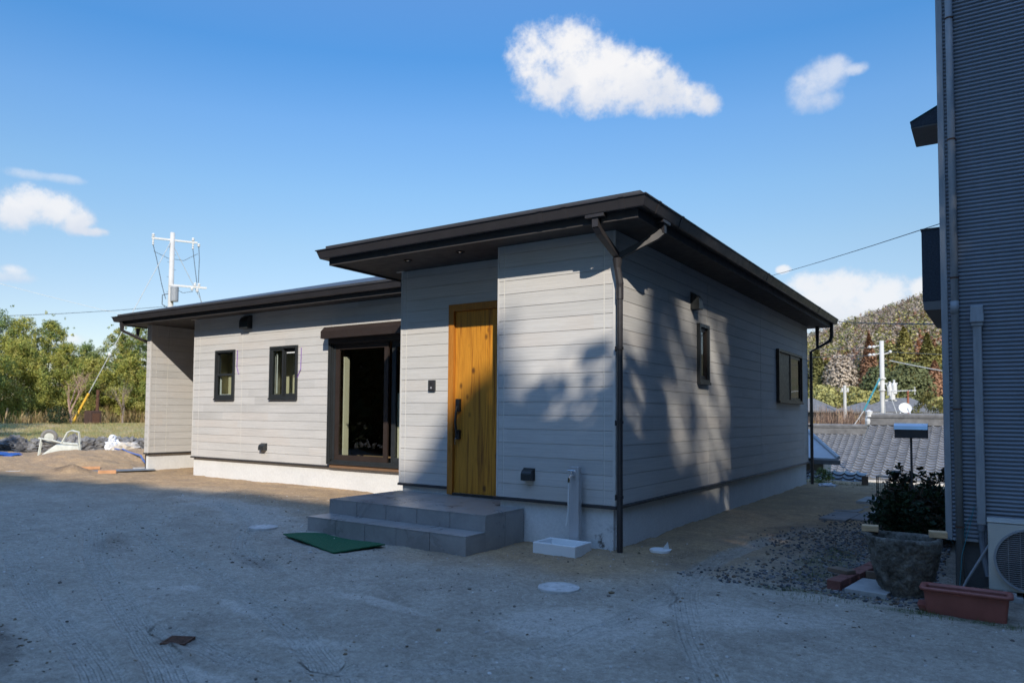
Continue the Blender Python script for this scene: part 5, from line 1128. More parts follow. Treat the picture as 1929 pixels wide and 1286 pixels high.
reeds(3600, lambda: NP.uniform(-33.2, -30.6), lambda: 5.5 + 11 * NP.random() ** .7, .12, .75, [(.34, .24, .11), (.28, .19, .09), (.40, .30, .15), (.20, .17, .06)], 'dry_reeds', 'straw coloured dry reeds along the foot of the grove', (-31.5, 11, .3))
for x, y, lab in ((-32.1, 7.35, 'thin pale stake standing at the left edge of the lawn'), (-31.2, 9.3, 'thin leaning stake in the dry reeds')):
    b = MB().tube([(x, y, .1), (x + .05, y + .1, 1.0)], .035, 6); tag(b.build('stake', M['lumber'], origin=(x, y, .3)), lab, 'stake')

# incinerator, stay wire
ic = thing('incinerator', (-29.75, 10.1, .28), 'rusty iron incinerator box with tall chimney pipe on the lawn', 'incinerator')
part('box', M['oxide'], ic, lambda b: b.box(-30.05, -29.5, 9.78, 10.3, .2, .92), bevel=.02)
part('door', M['rust'], ic, lambda b: b.box(-29.495, -29.48, 9.88, 10.2, .35, .8))
part('chimney', M['rust'], ic, lambda b: b.tube([(-29.72, 10.2, .9), (-29.70, 10.2, 1.85)], .075, 10))
PT = Vector((-32.46, 15.39, 0))
gw = thing('stay_wire', (-30.1, 9.3, .3), 'stay wire with bright yellow guard running up to the pole', 'stay wire')
g0 = Vector((-30.14, 9.30, .28)); g1 = Vector((-32.45, 15.30, 10.0))
part('wire', M['guy'], gw, lambda b: b.tube([g0, g1], .016, 5))
part('wire_guard', M['yellow'], gw, lambda b: b.tube([g0 + (g1 - g0) * .0, g0 + (g1 - g0) * .145], .055, 8))
part('stay_insulator', M['polew'], gw, lambda b: b.lathe(tuple(g0 + (g1 - g0) * .34), [(.03, -.1), (.085, -.03), (.085, .03), (.03, .1)], 8))

# utility pole at the left
up_ = thing('utility_pole', (PT.x, PT.y, .2), 'utility pole with crossarms and transformer rising behind the low roof', 'utility pole')
part('pole', M['polec'], up_, lambda b: b.tube([(PT.x, PT.y, -.5), (PT.x, PT.y, 10.5)], [.19, .12], 12), smooth=True)
ad = Vector((.5, .866, 0)).normalized(); ad = Vector((.45, .89, 0))
def P2(t, z, side=0): q = PT + ad * t + Vector((ad.y, -ad.x, 0)) * side; return (q.x, q.y, z)
c1 = part('crossarm', M['polew'], up_, lambda b: b.obox(P2(.12, 10.1), tuple(ad * 1.15), (-.04 * ad.y, .04 * ad.x, 0), (0, 0, .045)))
c2 = part('crossarm', M['polew'], up_, lambda b: b.obox(P2(.85, 7.65, .1), tuple(ad * .95), (-.045 * ad.y, .045 * ad.x, 0), (0, 0, .05)))
def insul(b, t, z, side=0): b.lathe(P2(t, z, side), [(.03, 0), (.085, .03), (.055, .08), (.085, .12), (.04, .19), (.01, .2)], 10)
for t, z in ((-.95, 10.16), (1.05, 10.16), (1.35, 9.88)): part('insulator', M['polew'], up_, lambda b: insul(b, t, z))
for t, z in ((1.2, 7.70), (1.4, 7.68), (1.05, 7.45), (1.32, 7.38)): part('insulator', M['polew'], up_, lambda b: insul(b, t, z, .1))
for t in (-.95, 1.05): part('strain_insulator', M['polew'], up_, lambda b: b.lathe(P2(t, 9.72), [(.02, 0), (.06, .04), (.035, .10), (.06, .16), (.035, .22), (.05, .3), (.02, .36)], 8))
part('transformer', M['pvc'], up_, lambda b: b.lathe(P2(.16, 6.75, .22), [(.02, 0), (.2, .02), (.21, .1), (.21, .72), (.22, .74), (.2, .8), (.05, .84)], 16), smooth=False)
part('junction_box', M['dark'], up_, lambda b: (b.obox(P2(-.18, 6.25, .05), (.1, .06, 0), (-.06, .1, 0), (0, 0, .14)), b.obox(P2(-.2, 5.95, .1), (.12, .05, 0), (-.05, .1, 0), (0, 0, .06))))
for k in range(14): part('step_bolt', M['dark'], up_, lambda b: b.tube([P2(-.22 * (k % 2), 4.5 + k * .4), P2(.22 * ((k + 1) % 2), 4.5 + k * .4)], .012, 4))
part('jumper_wire', M['cable'], up_, lambda b: (b.tube([P2(-.95, 9.75), P2(-.75, 9.0), P2(-.45, 7.6), P2(-.25, 6.9)], .018, 5), b.tube([P2(1.05, 9.75), P2(1.15, 9.0), P2(1.3, 7.9)], .018, 5), b.tube([P2(1.35, 9.9), P2(1.4, 9.2), P2(1.38, 7.9)], .018, 5), b.tube([P2(-.9, 9.4), P2(-.2, 9.1), P2(.6, 9.05), P2(1.3, 9.5)], .014, 5),
     b.tube([P2(-.1, 7.2), P2(-.42, 7.1), P2(-.42, 6.6), P2(-.1, 6.4)], .025, 5), b.tube([P2(.2, 7.5), P2(.6, 7.3), P2(1.1, 7.42)], .014, 5), b.tube([P2(1.42, 7.4), P2(1.55, 6.9), P2(1.6, 6.0), P2(1.6, 4.5)], .014, 5)))
part('stay', M['guy'], up_, lambda b: b.tube([P2(.0, 9.9), P2(3.0, 4.2)], .014, 4))
def catenary(p, q, sag, n=14): p, q = Vector(p), Vector(q); return [p + (q - p) * (i / n) - Vector((0, 0, sag * 4 * (i / n) * (1 - i / n))) for i in range(n + 1)]
def wire(name, pts, r, lab, m='cable'):
    b = MB().tube(pts, r, 5); return tag(b.build(name, M[m], origin=tuple(pts[0])), lab, 'cable')
wire('overhead_cable', catenary(P2(-.2, 6.5), (-52, -14, 6.2), 1.3), .013, 'thin cable sagging leftwards from the left utility pole')
wire('overhead_cable', catenary(P2(.2, 6.55), (-10, 40, 7.2), 1.2), .02, 'thin cable running right from the left utility pole behind the roof')
wire('overhead_cable', catenary((-53.5, 3.2, 12.0), (-37.0, 15.2, 6.4), .25), .010, 'faint thin cable slanting down behind the grove at far left', 'guy')
wire('overhead_cable', catenary((2.80, 4.04, 3.44), (-14.5, 44, 10.0), .35), .006, 'thin cable rising from the neighbour house wall over the roof')
wire('overhead_cable', catenary((2.80, 5.7, 2.28), (-10.0, 52, 9.2), .30), .012, 'thicker cable sloping across the hill behind the eave corner')

# ------------------------------------------------------------------ left side clutter
wb = thing('wheelbarrow', (-17.2, 2.8, -.3), 'pale green wheelbarrow turned upside down on the sand', 'wheelbarrow')
wd = Vector((.48, .877, 0)); wn = Vector((wd.y, -wd.x, 0)); W0 = Vector((-17.22, 2.72, -.33))
def wp_(a, n_, z): q = W0 + wd * a + wn * n_; return (q.x, q.y, W0.z + z)
def tray(b):
    lo = [wp_(-.52, -.34, 0), wp_(.52, -.34, 0), wp_(.52, .34, 0), wp_(-.52, .34, 0)]; mid = [wp_(-.10, -.27, .34), wp_(.44, -.27, .30), wp_(.44, .27, .30), wp_(-.10, .27, .34)]; 
    b.add(lo + mid, [(0, 1, 5, 4), (1, 2, 6, 5), (2, 3, 7, 6), (3, 0, 4, 7), (4, 5, 6, 7)])
part('tray', M['barrow'], wb, tray, bevel=.03)
part('rim', M['barrow'], wb, lambda b: b.tube([wp_(-.53, -.35, .015), wp_(.53, -.35, .015), wp_(.53, .35, .015), wp_(-.53, .35, .015), wp_(-.53, -.35, .015)], .022, 6))
for s in (-.24, .24):
    part('frame_tube', M['barrow'], wb, lambda b: (b.tube([wp_(-.52, s * .5, .5), wp_(-.2, s * .8, .45), wp_(.1, s, .36), wp_(.42, s, .33)], .024, 6), b.tube([wp_(-.45, s * .7, .5), wp_(-.5, s, .05)], .02, 6)))
    part('leg', M['barrow'], wb, lambda b: b.tube([wp_(.02, s, .36), wp_(.16, s * 1.15, .66), wp_(.24, s * 1.15, .70), wp_(.42, s, .66), wp_(.48, s, .1)], .022, 6))
part('leg_brace', M['barrow'], wb, lambda b: b.tube([wp_(.24, -.27, .70), wp_(.24, .27, .70)], .02, 6))
wh = part('wheel', M['tyre'], wb, lambda b: b.tube([(wp_(-.28 + .155 * math.cos(a), 0, .53 + .155 * math.sin(a))) for a in np.linspace(0, 2 * math.pi, 25)], .055, 8, False), smooth=True)
def rimf(b):
    for s in (-.03, .03):
        c = len(b.v); vs = [wp_(-.28, s * 1.3, .53)] + [wp_(-.28 + .115 * math.cos(a), s, .53 + .115 * math.sin(a)) for a in np.linspace(0, 2 * math.pi, 21)[:-1]]
        b.add(vs, [(0, 1 + k, 1 + (k + 1) % 20) for k in range(20)])
part('rim', M['barrow'], wh, rimf)
def lump(name, cs, m, lab, cat, n=3, squash=(1, 1, .8)):
    V = []
    tri, cc = rocks(len(cs), lambda i: cs[i][:3], lambda i: np.array(cs[i][3:6]), lambda i: (1, 1, 1), squash, n)
    return tag(mesh_np(name, tri, 3, m, None, cs[0][:3], smooth=False), lab, cat)
lump('sack', [(-17.06, 4.08, -.10, .26, .26, .30), (-17.06, 4.05, .12, .15, .14, .20)], M['sack'], 'crumpled white plastic sack with peaked top by the stone wall', 'sack')
lump('rubble_bag', [(-16.5, 4.12, -.16, .30, .26, .20), (-16.35, 4.4, -.24, .36, .3, .15), (-16.75, 4.5, -.2, .3, .3, .2)], M['rubble'], 'heap of pale rubble bags beside the white sack', 'rubble bag')
lump('blue_tarp', [(-16.9, 1.1, -.2, .45, .5, .06), (-17.2, .5, -.2, .4, .4, .06)], M['tarp'], 'flat crumpled blue tarp at the left edge of the sand', 'tarp')
b = MB().tube([(-16.1, 3.6, -.10), (-15.6, 3.5, -.12), (-15.0, 3.2, -.06), (-14.4, 3.0, -.10), (-13.8, 3.0, -.17), (-13.2, 2.7, -.24), (-12.6, 2.45, -.30), (-12.2, 2.2, -.35)], .022, 6)
tag(b.build('hose', M['hose'], origin=(-14.5, 3, -.3)), 'pale blue hose snaking over the sand to the house end', 'hose')
block('timber_plank', -12.95, 1.30, zat(-12.95, 1.3) + .03, .22, .05, .03, 1.15, M['plank'], 'orange plank lying farther from the house end by the soil heap', 'plank')
block('timber_plank', -11.85, 1.12, zat(-11.85, 1.12) + .03, .17, .05, .035, 1.05, M['plank'], 'short orange plank lying nearer the house end', 'plank')
block('plastic_sheet', -12.25, 1.55, zat(-12.3, 1.6) + .03, .75, .20, .006, 1.2, M['greysheet'], 'blue grey sheet lying flat on the sand near planks', 'sheet')
block('white_board', -12.35, 2.2, zat(-12.35, 2.2) + .03, .2, .07, .01, 1.2, M['whitelid'], 'small white board at the foot of the house end', 'board')

# ------------------------------------------------------------------ tiled houses down the slope at the right
def kawara(b, x0, x1, ye, ze, yr, zr, pitch=.27, rows=.235, thick=.05):
    """pantile roof plane from eave (ye,ze) to ridge (yr,zr): curved columns, stepped courses"""
    Ls = math.hypot(yr - ye, zr - ze); dy, dz = (yr - ye) / Ls, (zr - ze) / Ls; ny, nz = -dz, dy
    nr = int(Ls / rows); nc = int((x1 - x0) / pitch); sub = 6
    xs = np.linspace(x0, x0 + nc * pitch, nc * sub + 1); ph = ((xs - x0) / pitch) % 1.0
    hgt = np.where(ph < .3, .035 * np.sin(ph / .3 * math.pi), -.018 * np.sin((ph - .3) / .7 * math.pi))
    vs = []; fs = []
    for r_ in range(nr):
        for e, lift in ((0, .035), (1, .0)):
            s_ = min(r_ * rows + e * (rows + .01), Ls)
            for x, h in zip(xs, hgt): vs.append((x, ye + dy * s_ + ny * -(h + lift) * -1, ze + dz * s_ + nz * (h + lift)))
    n = len(xs)
    for r_ in range(nr):
        o = r_ * 2 * n
        for i in range(n - 1): fs.append((o + i, o + i + 1, o + n + i + 1, o + n + i))
        if r_ > 0:
            q = (r_ - 1) * 2 * n + n
            for i in range(n - 1): fs.append((o + i + 1, o + i, q + i, q + i + 1))
        else:
            c = len(vs); vs += [(x, ye, ze - .04) for x in xs]
            for i in range(n - 1): fs.append((c + i, c + i + 1, o + i + 1, o + i))
    b.add(vs, fs); return x0 + nc * pitch
def tiled_house(name, x0, x1, ye, ze, yr, zr, lab, zg, ridge_h=.42):
    o = thing(name, ((x0 + x1) / 2, yr, zg), lab, 'house', None); ret = []
    rf = part('tile_roof', M['kawara'], o, lambda b: ret.append(kawara(b, x0, x1, ye, ze, yr, zr)))
    part('rear_roof', M['ridge'], o, lambda b: b.add([(x0, yr, zr), (x1, yr, zr), (x1, 2 * yr - ye, ze), (x0, 2 * yr - ye, ze), (x0, yr, zr - .12), (x1, yr, zr - .12), (x1, 2 * yr - ye, ze - .12), (x0, 2 * yr - ye, ze - .12)], [(0, 1, 2, 3), (7, 6, 5, 4), (0, 3, 7, 4), (1, 5, 6, 2), (2, 6, 7, 3)]))
    part('ridge_cap', M['ridge'], rf, lambda b: (b.box(x0 - .05, x1 + .05, yr - .13, yr + .13, zr - .04, zr + ridge_h * .52), b.box(x0 - .05, x1 + .05, yr - .16, yr + .16, zr + ridge_h * .53, zr + ridge_h * .62), b.tube([(x0 - .08, yr, zr + ridge_h * .70), (x1 + .08, yr, zr + ridge_h * .70)], .09, 10)))
    n = int((x1 - x0) / .27)
    part('ridge_end', M['polew'], rf, lambda b: (b.lathe((x0 - .02, yr - .02, zr - .1), [(.02, 0), (.11, .05), (.13, .2), (.10, .4), (.13, .55), (.02, .6)], 10)))
    part('wall', M['plaster'], o, lambda b: b.box(x0 + .5, x1 - .5, ye + .75, 2 * yr - ye - .75, zg - 1.0, ze + .1))
    part('gable', M['plaster'], o, lambda b: b.add([(x0 + .5, ye + .75, ze + .05), (x0 + .5, 2 * yr - ye - .75, ze + .05), (x0 + .5, yr, zr - .15)], [(0, 2, 1)]))
    part('eave_board', M['plank'], o, lambda b: (b.box(x0, x1, ye + .04, ye + .12, ze - .17, ze - .05), b.box(x0 + .02, x0 + .1, ye + .13, ye + .2, ze - .16, ze - .06)))
    part('gutter', M['rubble'], o, lambda b: b.tube([(x0, ye - .06, ze - .10), (x1, ye - .06, ze - .10)], .06, 8))
    part('timber_frame', M['woodpost'], o, lambda b: [b.box(x0 + .9 + k * 1.6, x0 + 1.02 + k * 1.6, ye + .70, ye + .749, zg - 1, ze - .0) for k in range(4)])
    return o
tiled_house('tile_roof_house', -.42, 7.5, 17.75, -.86, 22.9, .72, 'tan house below with big grey pantile roof and dish', -3.4)
tiled_house('tile_roof_house', -9.0, 4.0, 27.4, -1.35, 31.5, .20, 'second tiled house farther back left of the dish roof', -3.6, .5)
gh = thing('shed', (-.9, 12.2, -3), 'low shed with pale grey sheet roof beside our house corner', 'shed')
part('roof', M['greyroof'], gh, lambda b: b.add([(-4.5, 13.4, .62), (-.75, 13.4, .62), (.22, 12.0, -.03), (-4.5, 12.0, -.03), (-4.5, 13.4, .54), (-.75, 13.4, .54), (.22, 12.0, -.10), (-4.5, 12.0, -.10)], [(0, 3, 2, 1), (4, 5, 6, 7), (2, 3, 7, 6), (1, 2, 6, 5)]))
part('hip_cap', M['greyroof'], gh, lambda b: b.tube([(-.75, 13.4, .63), (.22, 12.0, -.01)], .045, 6))
part('gutter', M['ridge'], gh, lambda b: b.box(-4.5, .26, 11.9, 11.99, -.17, -.07))
part('wall', M['rubble'], gh, lambda b: b.box(-4.4, -.15, 12.25, 13.3, -3.5, -.1))
th = thing('tile_lean_to', (-.4, 11, -2), 'small lean-to with dark grey pantile roof just beyond the yard edge', 'shed')
part('tile_roof', M['kawara'], th, lambda b: kawara(b, -4.0, .95, 10.55, -.92, 12.1, -.30, .24, .2))
part('wall', M['woodpost'], th, lambda b: b.box(-3.9, .6, 10.9, 12.1, -3, -.8))
M['kawara2'] = M['kawara']
an = thing('satellite_dish', (.66, 23.9, .8), 'white satellite dish on two legs above the tiled ridge', 'satellite dish')
def dish(b):
    c = Vector((.67, 23.2, 1.30)); ax = Vector((.25, -.85, .45)).normalized(); u = ax.orthogonal().normalized(); v = ax.cross(u); n = 24; vs = [c - ax * .06]; fs = []
    for j, (r_, d) in enumerate(((.08, .04), (.15, .022), (.205, 0))):
        for k in range(n): a = 2 * math.pi * k / n; vs.append(c + (u * math.cos(a) + v * math.sin(a)) * r_ - ax * d)
    for k in range(n): fs.append((0, 1 + k, 1 + (k + 1) % n))
    for j in range(2):
        for k in range(n): k2 = (k + 1) % n; fs.append((1 + j * n + k, 1 + (j + 1) * n + k, 1 + (j + 1) * n + k2, 1 + j * n + k2))
    b.add(vs, fs)
part('reflector', M['polew'], an, dish, smooth=True)
for dx in (-.16, .16): part('leg', M['polew'], an, lambda b: b.tube([(.67 + dx * 1.5, 22.95, .85), (.67 + dx * .5, 23.25, 1.3)], .022, 6))
tv_ = thing('tv_antenna', (.66, 24.4, .5), 'yagi television antenna on a rust orange mast behind the dish', 'antenna')
part('mast', M['rustpole'], tv_, lambda b: b.tube([(.66, 24.4, .3), (.66, 24.4, 1.95)], .035, 8))
part('boom', M['polew'], tv_, lambda b: b.tube([(.02, 24.35, 1.93), (.92, 24.45, 1.95)], .02, 6))
for k in range(9): x = .06 + k * .1; part('element', M['polew'], tv_, lambda b: b.tube([(x, 24.2 - (.1 if k > 6 else 0), 1.94), (x, 24.6 + (.1 if k > 6 else 0), 1.94)], .010, 5))
part('reflector', M['polew'], tv_, lambda b: (b.tube([(.88, 24.15, 1.82), (.88, 24.75, 1.82)], .012, 5), b.tube([(.88, 24.15, 2.06), (.88, 24.75, 2.06)], .012, 5), b.tube([(.88, 24.45, 1.8), (.88, 24.45, 2.08)], .012, 5)))
# right utility pole
rp = thing('utility_pole', (-2.08, 42.8, -3), 'white concrete pole with arms and transformers before the wooded hill', 'utility pole')
rx, ry = -2.08, 42.8
part('pole', M['polec'], rp, lambda b: b.tube([(rx, ry, -3.6), (rx, ry, 5.55)], [.17, .115], 12), smooth=True)
for z in (5.22, 4.75): part('crossarm', M['polew'], rp, lambda b: (b.tube([(rx, ry - .02, z + .06), (rx - .35, ry - .05, z - .01), (rx - .72, ry - .08, z - .06)], .035, 6)))
for z in (5.2, 4.73):
    for d in (.42, .62): part('insulator', M['polew'], rp, lambda b: b.lathe((rx - d, ry - .06, z - .1), [(.02, 0), (.085, .04), (.095, .09), (.085, .14), (.02, .18)], 10))
part('bracket', M['polew'], rp, lambda b: (b.tube([(rx, ry, 4.72), (rx + .45, ry, 4.82)], .035, 6), b.lathe((rx + .44, ry, 4.78), [(.03, 0), (.08, .04), (.08, .14), (.03, .18)], 10)))
for dx, z in ((.40, 2.25), (.62, 2.35), (.52, 2.0)): part('transformer', M['polew'], rp, lambda b: b.lathe((rx + dx, ry - .1, z), [(.02, 0), (.15, .02), (.15, .55), (.10, .6), (.05, .72), (.07, .8), (.02, .85)], 12))
part('transformer_arm', M['polew'], rp, lambda b: (b.box(rx, rx + .8, ry - .05, ry, 2.95, 3.02), b.box(rx - .1, rx + .75, ry - .05, ry, 1.95, 2.02)))
for z in (3.3, 2.6): part('pole_band', M['polew'], rp, lambda b: b.lathe((rx, ry, z), [(.13, -.05), (.2, -.05), (.2, .05), (.13, .05)], 10))
for k in range(10): part('step_bolt', M['cable'], rp, lambda b: b.tube([(rx - .2, ry, 2.2 + .22 * k), (rx + .2, ry, 2.2 + .22 * k)], .012, 4))
part('low_crossarm', M['polew'], rp, lambda b: b.box(rx - .75, rx + .55, ry - .12, ry - .06, 1.16, 1.24))
part('stay_guard', M['bluecable'], rp, lambda b: (b.tube([(rx - .1, ry - .1, 3.3), (rx - .75, ry - 2.0, 1.35)], .05, 6)))
part('stay_wire', M['guy'], rp, lambda b: (b.tube([(rx - .75, ry - 2.0, 1.35), (rx - 1.3, ry - 3.6, .1)], .02, 5), b.tube([(rx + .2, ry - .1, 3.0), (rx + .9, ry - 1.2, 1.0)], .02, 5)))
part('stay_insulator', M['polew'], rp, lambda b: b.lathe((rx - .17, ry - .2, 2.85), [(.03, 0), (.08, .1), (.06, .3), (.02, .38)], 8))
wire('overhead_cable', catenary((rx - .7, ry - .1, 5.15), (-26, 34, 6.5), .5), .018, 'upper cable leaving the right pole toward the house roof', 'cable')
wire('overhead_cable', catenary((rx - .7, ry - .1, 4.68), (-26, 34, 5.9), .5), .018, 'lower cable leaving the right pole toward the house roof', 'cable')
wire('overhead_cable', catenary((rx, ry, 4.9), (18, 44, 4.4), .4), .018, 'dark cable running right from the right pole', 'cable')
wire('overhead_cable', catenary((rx + .4, ry, 4.35), (14, 38, 1.7), .5), .03, 'pale cable sagging right from the right pole', 'guy')
sp_ = thing('utility_pole', (-7.64, 67.3, 0), 'small distant pale pole above the brown shrubs', 'utility pole')
part('pole', M['polec'], sp_, lambda b: b.tube([(-7.64, 67.3, -1), (-7.64, 67.3, 3.9)], .13, 8))
part('crossarm', M['polew'], sp_, lambda b: (b.box(-8.0, -7.3, 67.25, 67.35, 3.3, 3.4), b.lathe((-7.85, 67.3, 3.4), [(.09, 0), (.09, .25)], 8), b.lathe((-7.4, 67.3, 3.4), [(.09, 0), (.09, .25)], 8)))
def far_house(x, y, w, d, zg, ze, zr, lab, wall):
    o = thing('distant_house', (x, y, zg), lab, 'house')
    part('wall', wall, o, lambda b: b.box(x - w / 2 + .4, x + w / 2 - .4, y - d / 2 + .5, y + d / 2 - .5, zg - .5, ze))
    part('roof', M['ridge'], o, lambda b: hip(b, x - w / 2, x + w / 2, y - d / 2, y + d / 2, ze, (zr - ze) / (d / 2), 'x', .15))
    for k in (-1, 1): part('window', M['dark'], o, lambda b: b.box(x + k * w * .2 - .5, x + k * w * .2 + .5, y - d / 2 + .46, y - d / 2 + .499, ze - 1.2, ze - .3))
M['whitewall'] = plain('white_plaster', (.62, .60, .57), .9)
far_house(-11.2, 71, 5.0, 5, -.4, 1.6, 2.9, 'distant dark-roofed house left of the small pale pole', M['dark'])
far_house(-7.2, 74, 4.2, 4.5, -.4, 1.7, 2.5, 'distant low grey-roofed house right of the small pale pole', M['plaster'])
far_house(-3.2, 66, 6.6, 5, -.6, 1.5, 2.7, 'distant grey-roofed house right behind the concrete pole', M['whitewall'])

# shrubs and bushes on the right
def twig_bush(name, x, y, z, w, h, n, pal_, lab):
    V = []; C = []
    o = thing(name, (x, y, z), lab, 'shrub')
    for i in range(n):
        a = NP.uniform(0, 6.28); e = NP.uniform(.25, 1.5); r_ = NP.uniform(.5, 1); p0 = np.array([x + NP.uniform(-.5, .5) * w, y + NP.uniform(-.5, .5) * w * .6, z + NP.uniform(0, .35) * h])
        dv = np.array([math.cos(a) * math.cos(e) * w * .42, math.sin(a) * math.cos(e) * w * .3, math.sin(e) * h * .75]) * r_; s_ = np.array([-math.sin(a), math.cos(a), 0]) * .018
        V += [p0 - s_, p0 + s_, p0 + dv + s_ * .3, p0 + dv - s_ * .3]; C.append(np.array(pal_[NP.integers(len(pal_))]) * NP.uniform(.75, 1.25))
    mesh_np('twigs', np.array(V), 4, M['grassblade'], o, cols=np.array(C)); return o
PK = [(.36, .24, .17), (.30, .20, .14), (.24, .15, .10), (.42, .30, .21)]
twig_bush('bare_shrub', -4.3, 42.0, -1.2, 3.0, 2.9, 2600, PK, 'large pinkish brown leafless shrub behind the tiled ridge')
twig_bush('bare_shrub', -2.0, 44.5, -1.2, 3.4, 2.4, 2200, PK, 'wide brown leafless thicket around the concrete pole')
twig_bush('bare_shrub', 1.0, 45.0, -1.2, 3.6, 2.2, 2200, PK, 'low brown thicket behind the dish at the right')
twig_bush('yellow_shrub', -5.3, 40.5, -1.0, 1.3, 1.7, 1200, [(.36, .22, .03), (.30, .20, .04), (.22, .17, .04)], 'small yellow-orange shrub by the far downpipe')
bushy('olive_bush', .55, 37.0, -.9, 3.1, 1.15, 5200, [(.17, .15, .04), (.22, .19, .06), (.12, .12, .035)], 'rounded olive bush beside the corrugated house edge', 'bush', None, .1, .13, 'leaf', .05)
bushy('edge_shrub', .15, 10.35, -.95, .75, .35, 1600, GREEN, 'small dark shrub at the foot of the far downpipe', 'shrub', None, .2, .06, 'leafdark', .02)
# dark bush at the neighbour corner
db = thing('dark_bush', (2.4, 2.9, GZ), 'dense dark evergreen bush beside the corrugated house corner', 'bush')
cl = [(NP.uniform(2.02, 2.76), NP.uniform(2.3, 4.0), NP.uniform(GZ + .1, .03), NP.uniform(.10, .2)) for _ in range(70)] + [(NP.uniform(2.08, 2.76), NP.uniform(2.4, 3.6), NP.uniform(.08, .36), .045) for _ in range(40)]
p, k = clump_points(cl, 12000); mesh_np('crown', leaf_quads(p, .055, .5), 4, M['leafdark'], db, cols=tones(k, [(.018, .04, .018), (.03, .055, .02), (.05, .035, .02), (.025, .05, .03)]))
part('stems', M['bark'], db, lambda b: [b.tube([(2.4 + NP.uniform(-.2, .2), 2.9 + NP.uniform(-.4, .4), GZ - .05), (2.4 + NP.uniform(-.3, .3), 2.9 + NP.uniform(-.5, .5), .2)], [.014, .004], 5) for _ in range(14)])
part('leaf_litter', M['heap'], db, lambda b: b.lathe((2.42, 3.0, GZ - .02), [(.42, 0), (.34, .05), (.15, .09), (.01, .1)], 20))

# ------------------------------------------------------------------ wooded hill
def ang(x, y): return (x - 3.1) / (y + 6.9)
def hz_(x, y): return terrain_height(np.array([[x]]), np.array([[y]]))[0, 0]
FT = dict(conifer=[(0.235, 0.214, 0.062), (0.276, 0.241, 0.069), (0.200, 0.193, 0.062)], dark=[(0.124, 0.145, 0.062), (0.152, 0.166, 0.069)], rust=[(0.373, 0.186, 0.103), (0.331, 0.179, 0.103)], bare=[(0.373, 0.297, 0.228), (0.338, 0.276, 0.214), (0.400, 0.331, 0.255)], yellow=[(0.359, 0.324, 0.110), (0.317, 0.297, 0.103)], mauve=[(0.324, 0.248, 0.200), (0.352, 0.276, 0.221)])
V = []; C = []
def far_tree(x, y, z, h, w, kind, nq, qs):
    n = nq; t = NP.random(n); conif = kind in ('conifer', 'rust')
    prof_ = (1 - t) ** .8 if conif else np.sin(math.pi * np.clip(.15 + .8 * t, 0, 1)) ** .6
    a = NP.uniform(0, 6.28, n); r_ = w * prof_ * NP.random(n) ** .4
    c = np.stack([x + r_ * np.cos(a), y + r_ * np.sin(a), z + h * (.1 + .9 * t)], 1)
    pal_ = np.array(FT[kind]); base = pal_[NP.integers(len(pal_))] * NP.uniform(.8, 1.2)
    col = base * NP.uniform(.86, 1.14, (n, 1))
    ctr = np.array([x, y, z + h * .4]); nr = c - ctr; nr[:, 2] *= .6; return facing_quads(c, nr, qs, .75, .4), col
for i in range(4600):                              # the hillside wood: one mass
    y = 128 + 250 * NP.random() ** .8; x = 3.1 + NP.uniform(-.28, .10) * (y + 6.9); z = float(hz_(x, y)); s_ = fbm(np.array([x / 22]), np.array([y / 22]), 3, 77)[0]; u = NP.random()
    if s_ > .56: kind = 'rust' if u < .5 else ('mauve' if u < .8 else 'conifer')
    elif s_ < .42: kind = 'conifer' if u < .4 else ('dark' if u < .5 else ('bare' if u < .85 else 'yellow'))
    else: kind = 'bare' if u < .42 else ('mauve' if u < .68 else ('dark' if u < .78 else ('yellow' if u < .9 else 'conifer')))
    h = NP.uniform(4.5, 8.5); v, c = far_tree(x, y, z, h, h * NP.uniform(.28, .5), kind, 95, .55); V.append(v); C.append(c)
for i in range(210):                               # its nearer lower edge, denser crowns
    y = NP.uniform(104, 128); x = 3.1 + NP.uniform(-.26, .09) * (y + 6.9); z = float(hz_(x, y)); a = ang(x, y); u = NP.random()
    if a > -.115: kind = 'conifer' if u < .5 else ('dark' if u < .72 else ('rust' if u < .88 else 'yellow'))
    else: kind = 'conifer' if u < .4 else ('bare' if u < .75 else ('dark' if u < .85 else 'yellow'))
    h = NP.uniform(6, 10) * (1 - .25 * (a < -.13)); v, c = far_tree(x, y, z, h, h * NP.uniform(.22, .36), kind, 700, .36); V.append(v); C.append(c)
for i in range(70):                                # low bamboo fringe
    y = NP.uniform(88, 100); x = 3.1 + NP.uniform(-.28, .12) * (y + 6.9); z = float(hz_(x, y)); h = NP.uniform(2.2, 4.2); v, c = far_tree(x, y, z, h, h * .5, 'yellow' if NP.random() < .75 else 'dark', 560, .3); V.append(v); C.append(c)
fo = mesh_np('forest', np.concatenate(V), 4, M['far'], None, (-20, 230, 20), np.concatenate(C)); tag(fo, 'mixed winter wood of olive, rust and bare trees covering the hill', 'forest', kind='stuff')
def wood_tree(x, y, h, w, kind, lab):
    z = float(hz_(x, y)); o = thing('hillside_tree', (x, y, z), lab, 'tree'); v, c = far_tree(x, y, z, h, w, kind, 4200, .30)
    mesh_np('crown', v, 4, M['far'], o, cols=c); trunk(o, x, y, z - .5, z + h * .8, .22)
